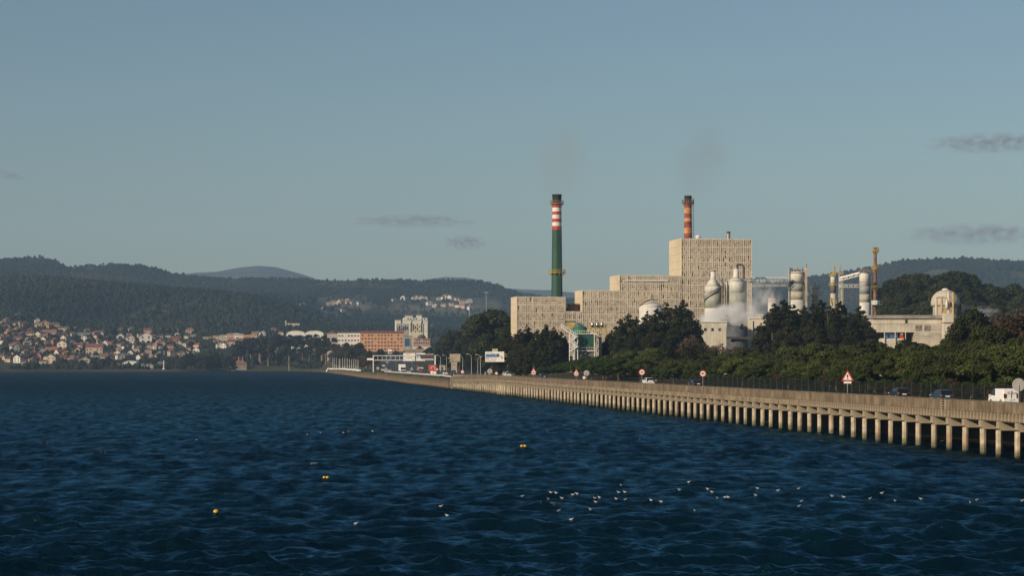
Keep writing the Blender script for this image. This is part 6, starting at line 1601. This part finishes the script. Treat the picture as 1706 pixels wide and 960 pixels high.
# ------------------------------------------------------------------ gulls on the water
GW = mat('gull_white', (.50, .49, .47), .7, .05, 8); GG = mat('gull_grey', (.33, .34, .36), .7, .08, 8)
def gull_proto():
    r = bpy.data.objects.new('gull', None); COL.objects.link(r); r.empty_display_size = .2
    prof = [(-.21, .010, .12), (-.17, .045, .11), (-.10, .085, .085), (0, .105, .075), (.09, .095, .085), (.14, .065, .115), (.165, .045, .165), (.185, .046, .20), (.215, .046, .225), (.25, .030, .225), (.265, .008, .22)]
    vs = []; n = 12
    for (x, rad, z) in prof:
        for j in range(n): a = 2 * PI * j / n; vs.append((x, rad * .85 * math.cos(a), z + rad * math.sin(a)))
    fs = [(i * n + j, i * n + (j + 1) % n, (i + 1) * n + (j + 1) % n, (i + 1) * n + j) for i in range(len(prof) - 1) for j in range(n)] + [tuple(range(n - 1, -1, -1)), tuple(range((len(prof) - 1) * n, len(prof) * n))]
    MB().add(vs, fs).build('body', GW, r, smooth_=True)
    for s_ in (-1, 1):
        MB().add([(.10, s_ * .088, .10), (.08, s_ * .105, .14), (-.10, s_ * .075, .15), (-.25, s_ * .02, .145), (-.12, s_ * .088, .09), (.08, s_ * .078, .09), (-.10, s_ * .055, .14), (-.23, s_ * .008, .135)], [(0, 1, 2, 4), (4, 2, 3), (5, 6, 1, 0), (6, 7, 3, 2, 1), (5, 4, 7, 6), (0, 4, 5), (4, 3, 7)]).build('wing', GG, r)
    MB().tube((.255, 0, .222), (.31, 0, .21), .012, .004, 6).build('beak', mat('beak_yellow', (.6, .36, .06), .5), r); MB().prism([(-.20, .105), (-.27, .11), (-.27, .12), (-.20, .125)], -.03, .03).build('tail', GW, r)
    return r
gp = gull_proto(); G = []
A_ = [(280, 362), (470, 360), (505, 355), (455, 382), (545, 408), (522, 447), (645, 365), (605, 515), (735, 440), (765, 380), (770, 403), (793, 372), (905, 380), (922, 358), (963, 345), (965, 373), (938, 262), (1137, 408), (1205, 380), (1327, 322), (1387, 292), (1513, 315), (1543, 345), (1630, 380), (1650, 370), (1430, 488), (1580, 380), (615, 372), (50, 470)]
G += [(800 + x / 3.995, 740 + y / 3.995) for x, y in A_]
B_ = [(125, 292), (115, 323), (245, 286), (368, 288), (385, 352), (370, 377), (568, 340), (637, 338), (792, 334), (862, 330), (942, 361), (1095, 354), (1388, 350), (1425, 327), (1695, 345)]
G += [(1227 + x / 3.5616, 740 + y / 3.5616) for x, y in B_]
C_ = [(228, 333), (286, 323), (387, 326), (517, 320), (820, 680), (848, 712), (442, 748)]
G += [(427 + x / 2.6676, 600 + y / 2.6676) for x, y in C_] + [(327, 733)]
G.sort(); gr_ = random.Random(5)
for i, (px, py) in enumerate(G):
    o = gp if i == 0 else dup(gp)
    x, D, zb_ = on_crest(px, py + 2.2, 2.5)
    o.location = (x, D, zb_ - .015); o.rotation_euler = (gr_.uniform(-.06, .06), gr_.uniform(-.06, .06), gr_.choice((PI, PI, .2)) + gr_.uniform(-.9, .9)); s = .58 if D < 180 else .7; o.scale = (s, s, s)
    where = 'left of the flock' if px < 760 else 'in the flock'
    o['label'] = 'white gull floating on the dark water, %s gull from the left' % ordinal(i + 1); o['category'] = 'gull'; o['group'] = 'gulls resting on the water'
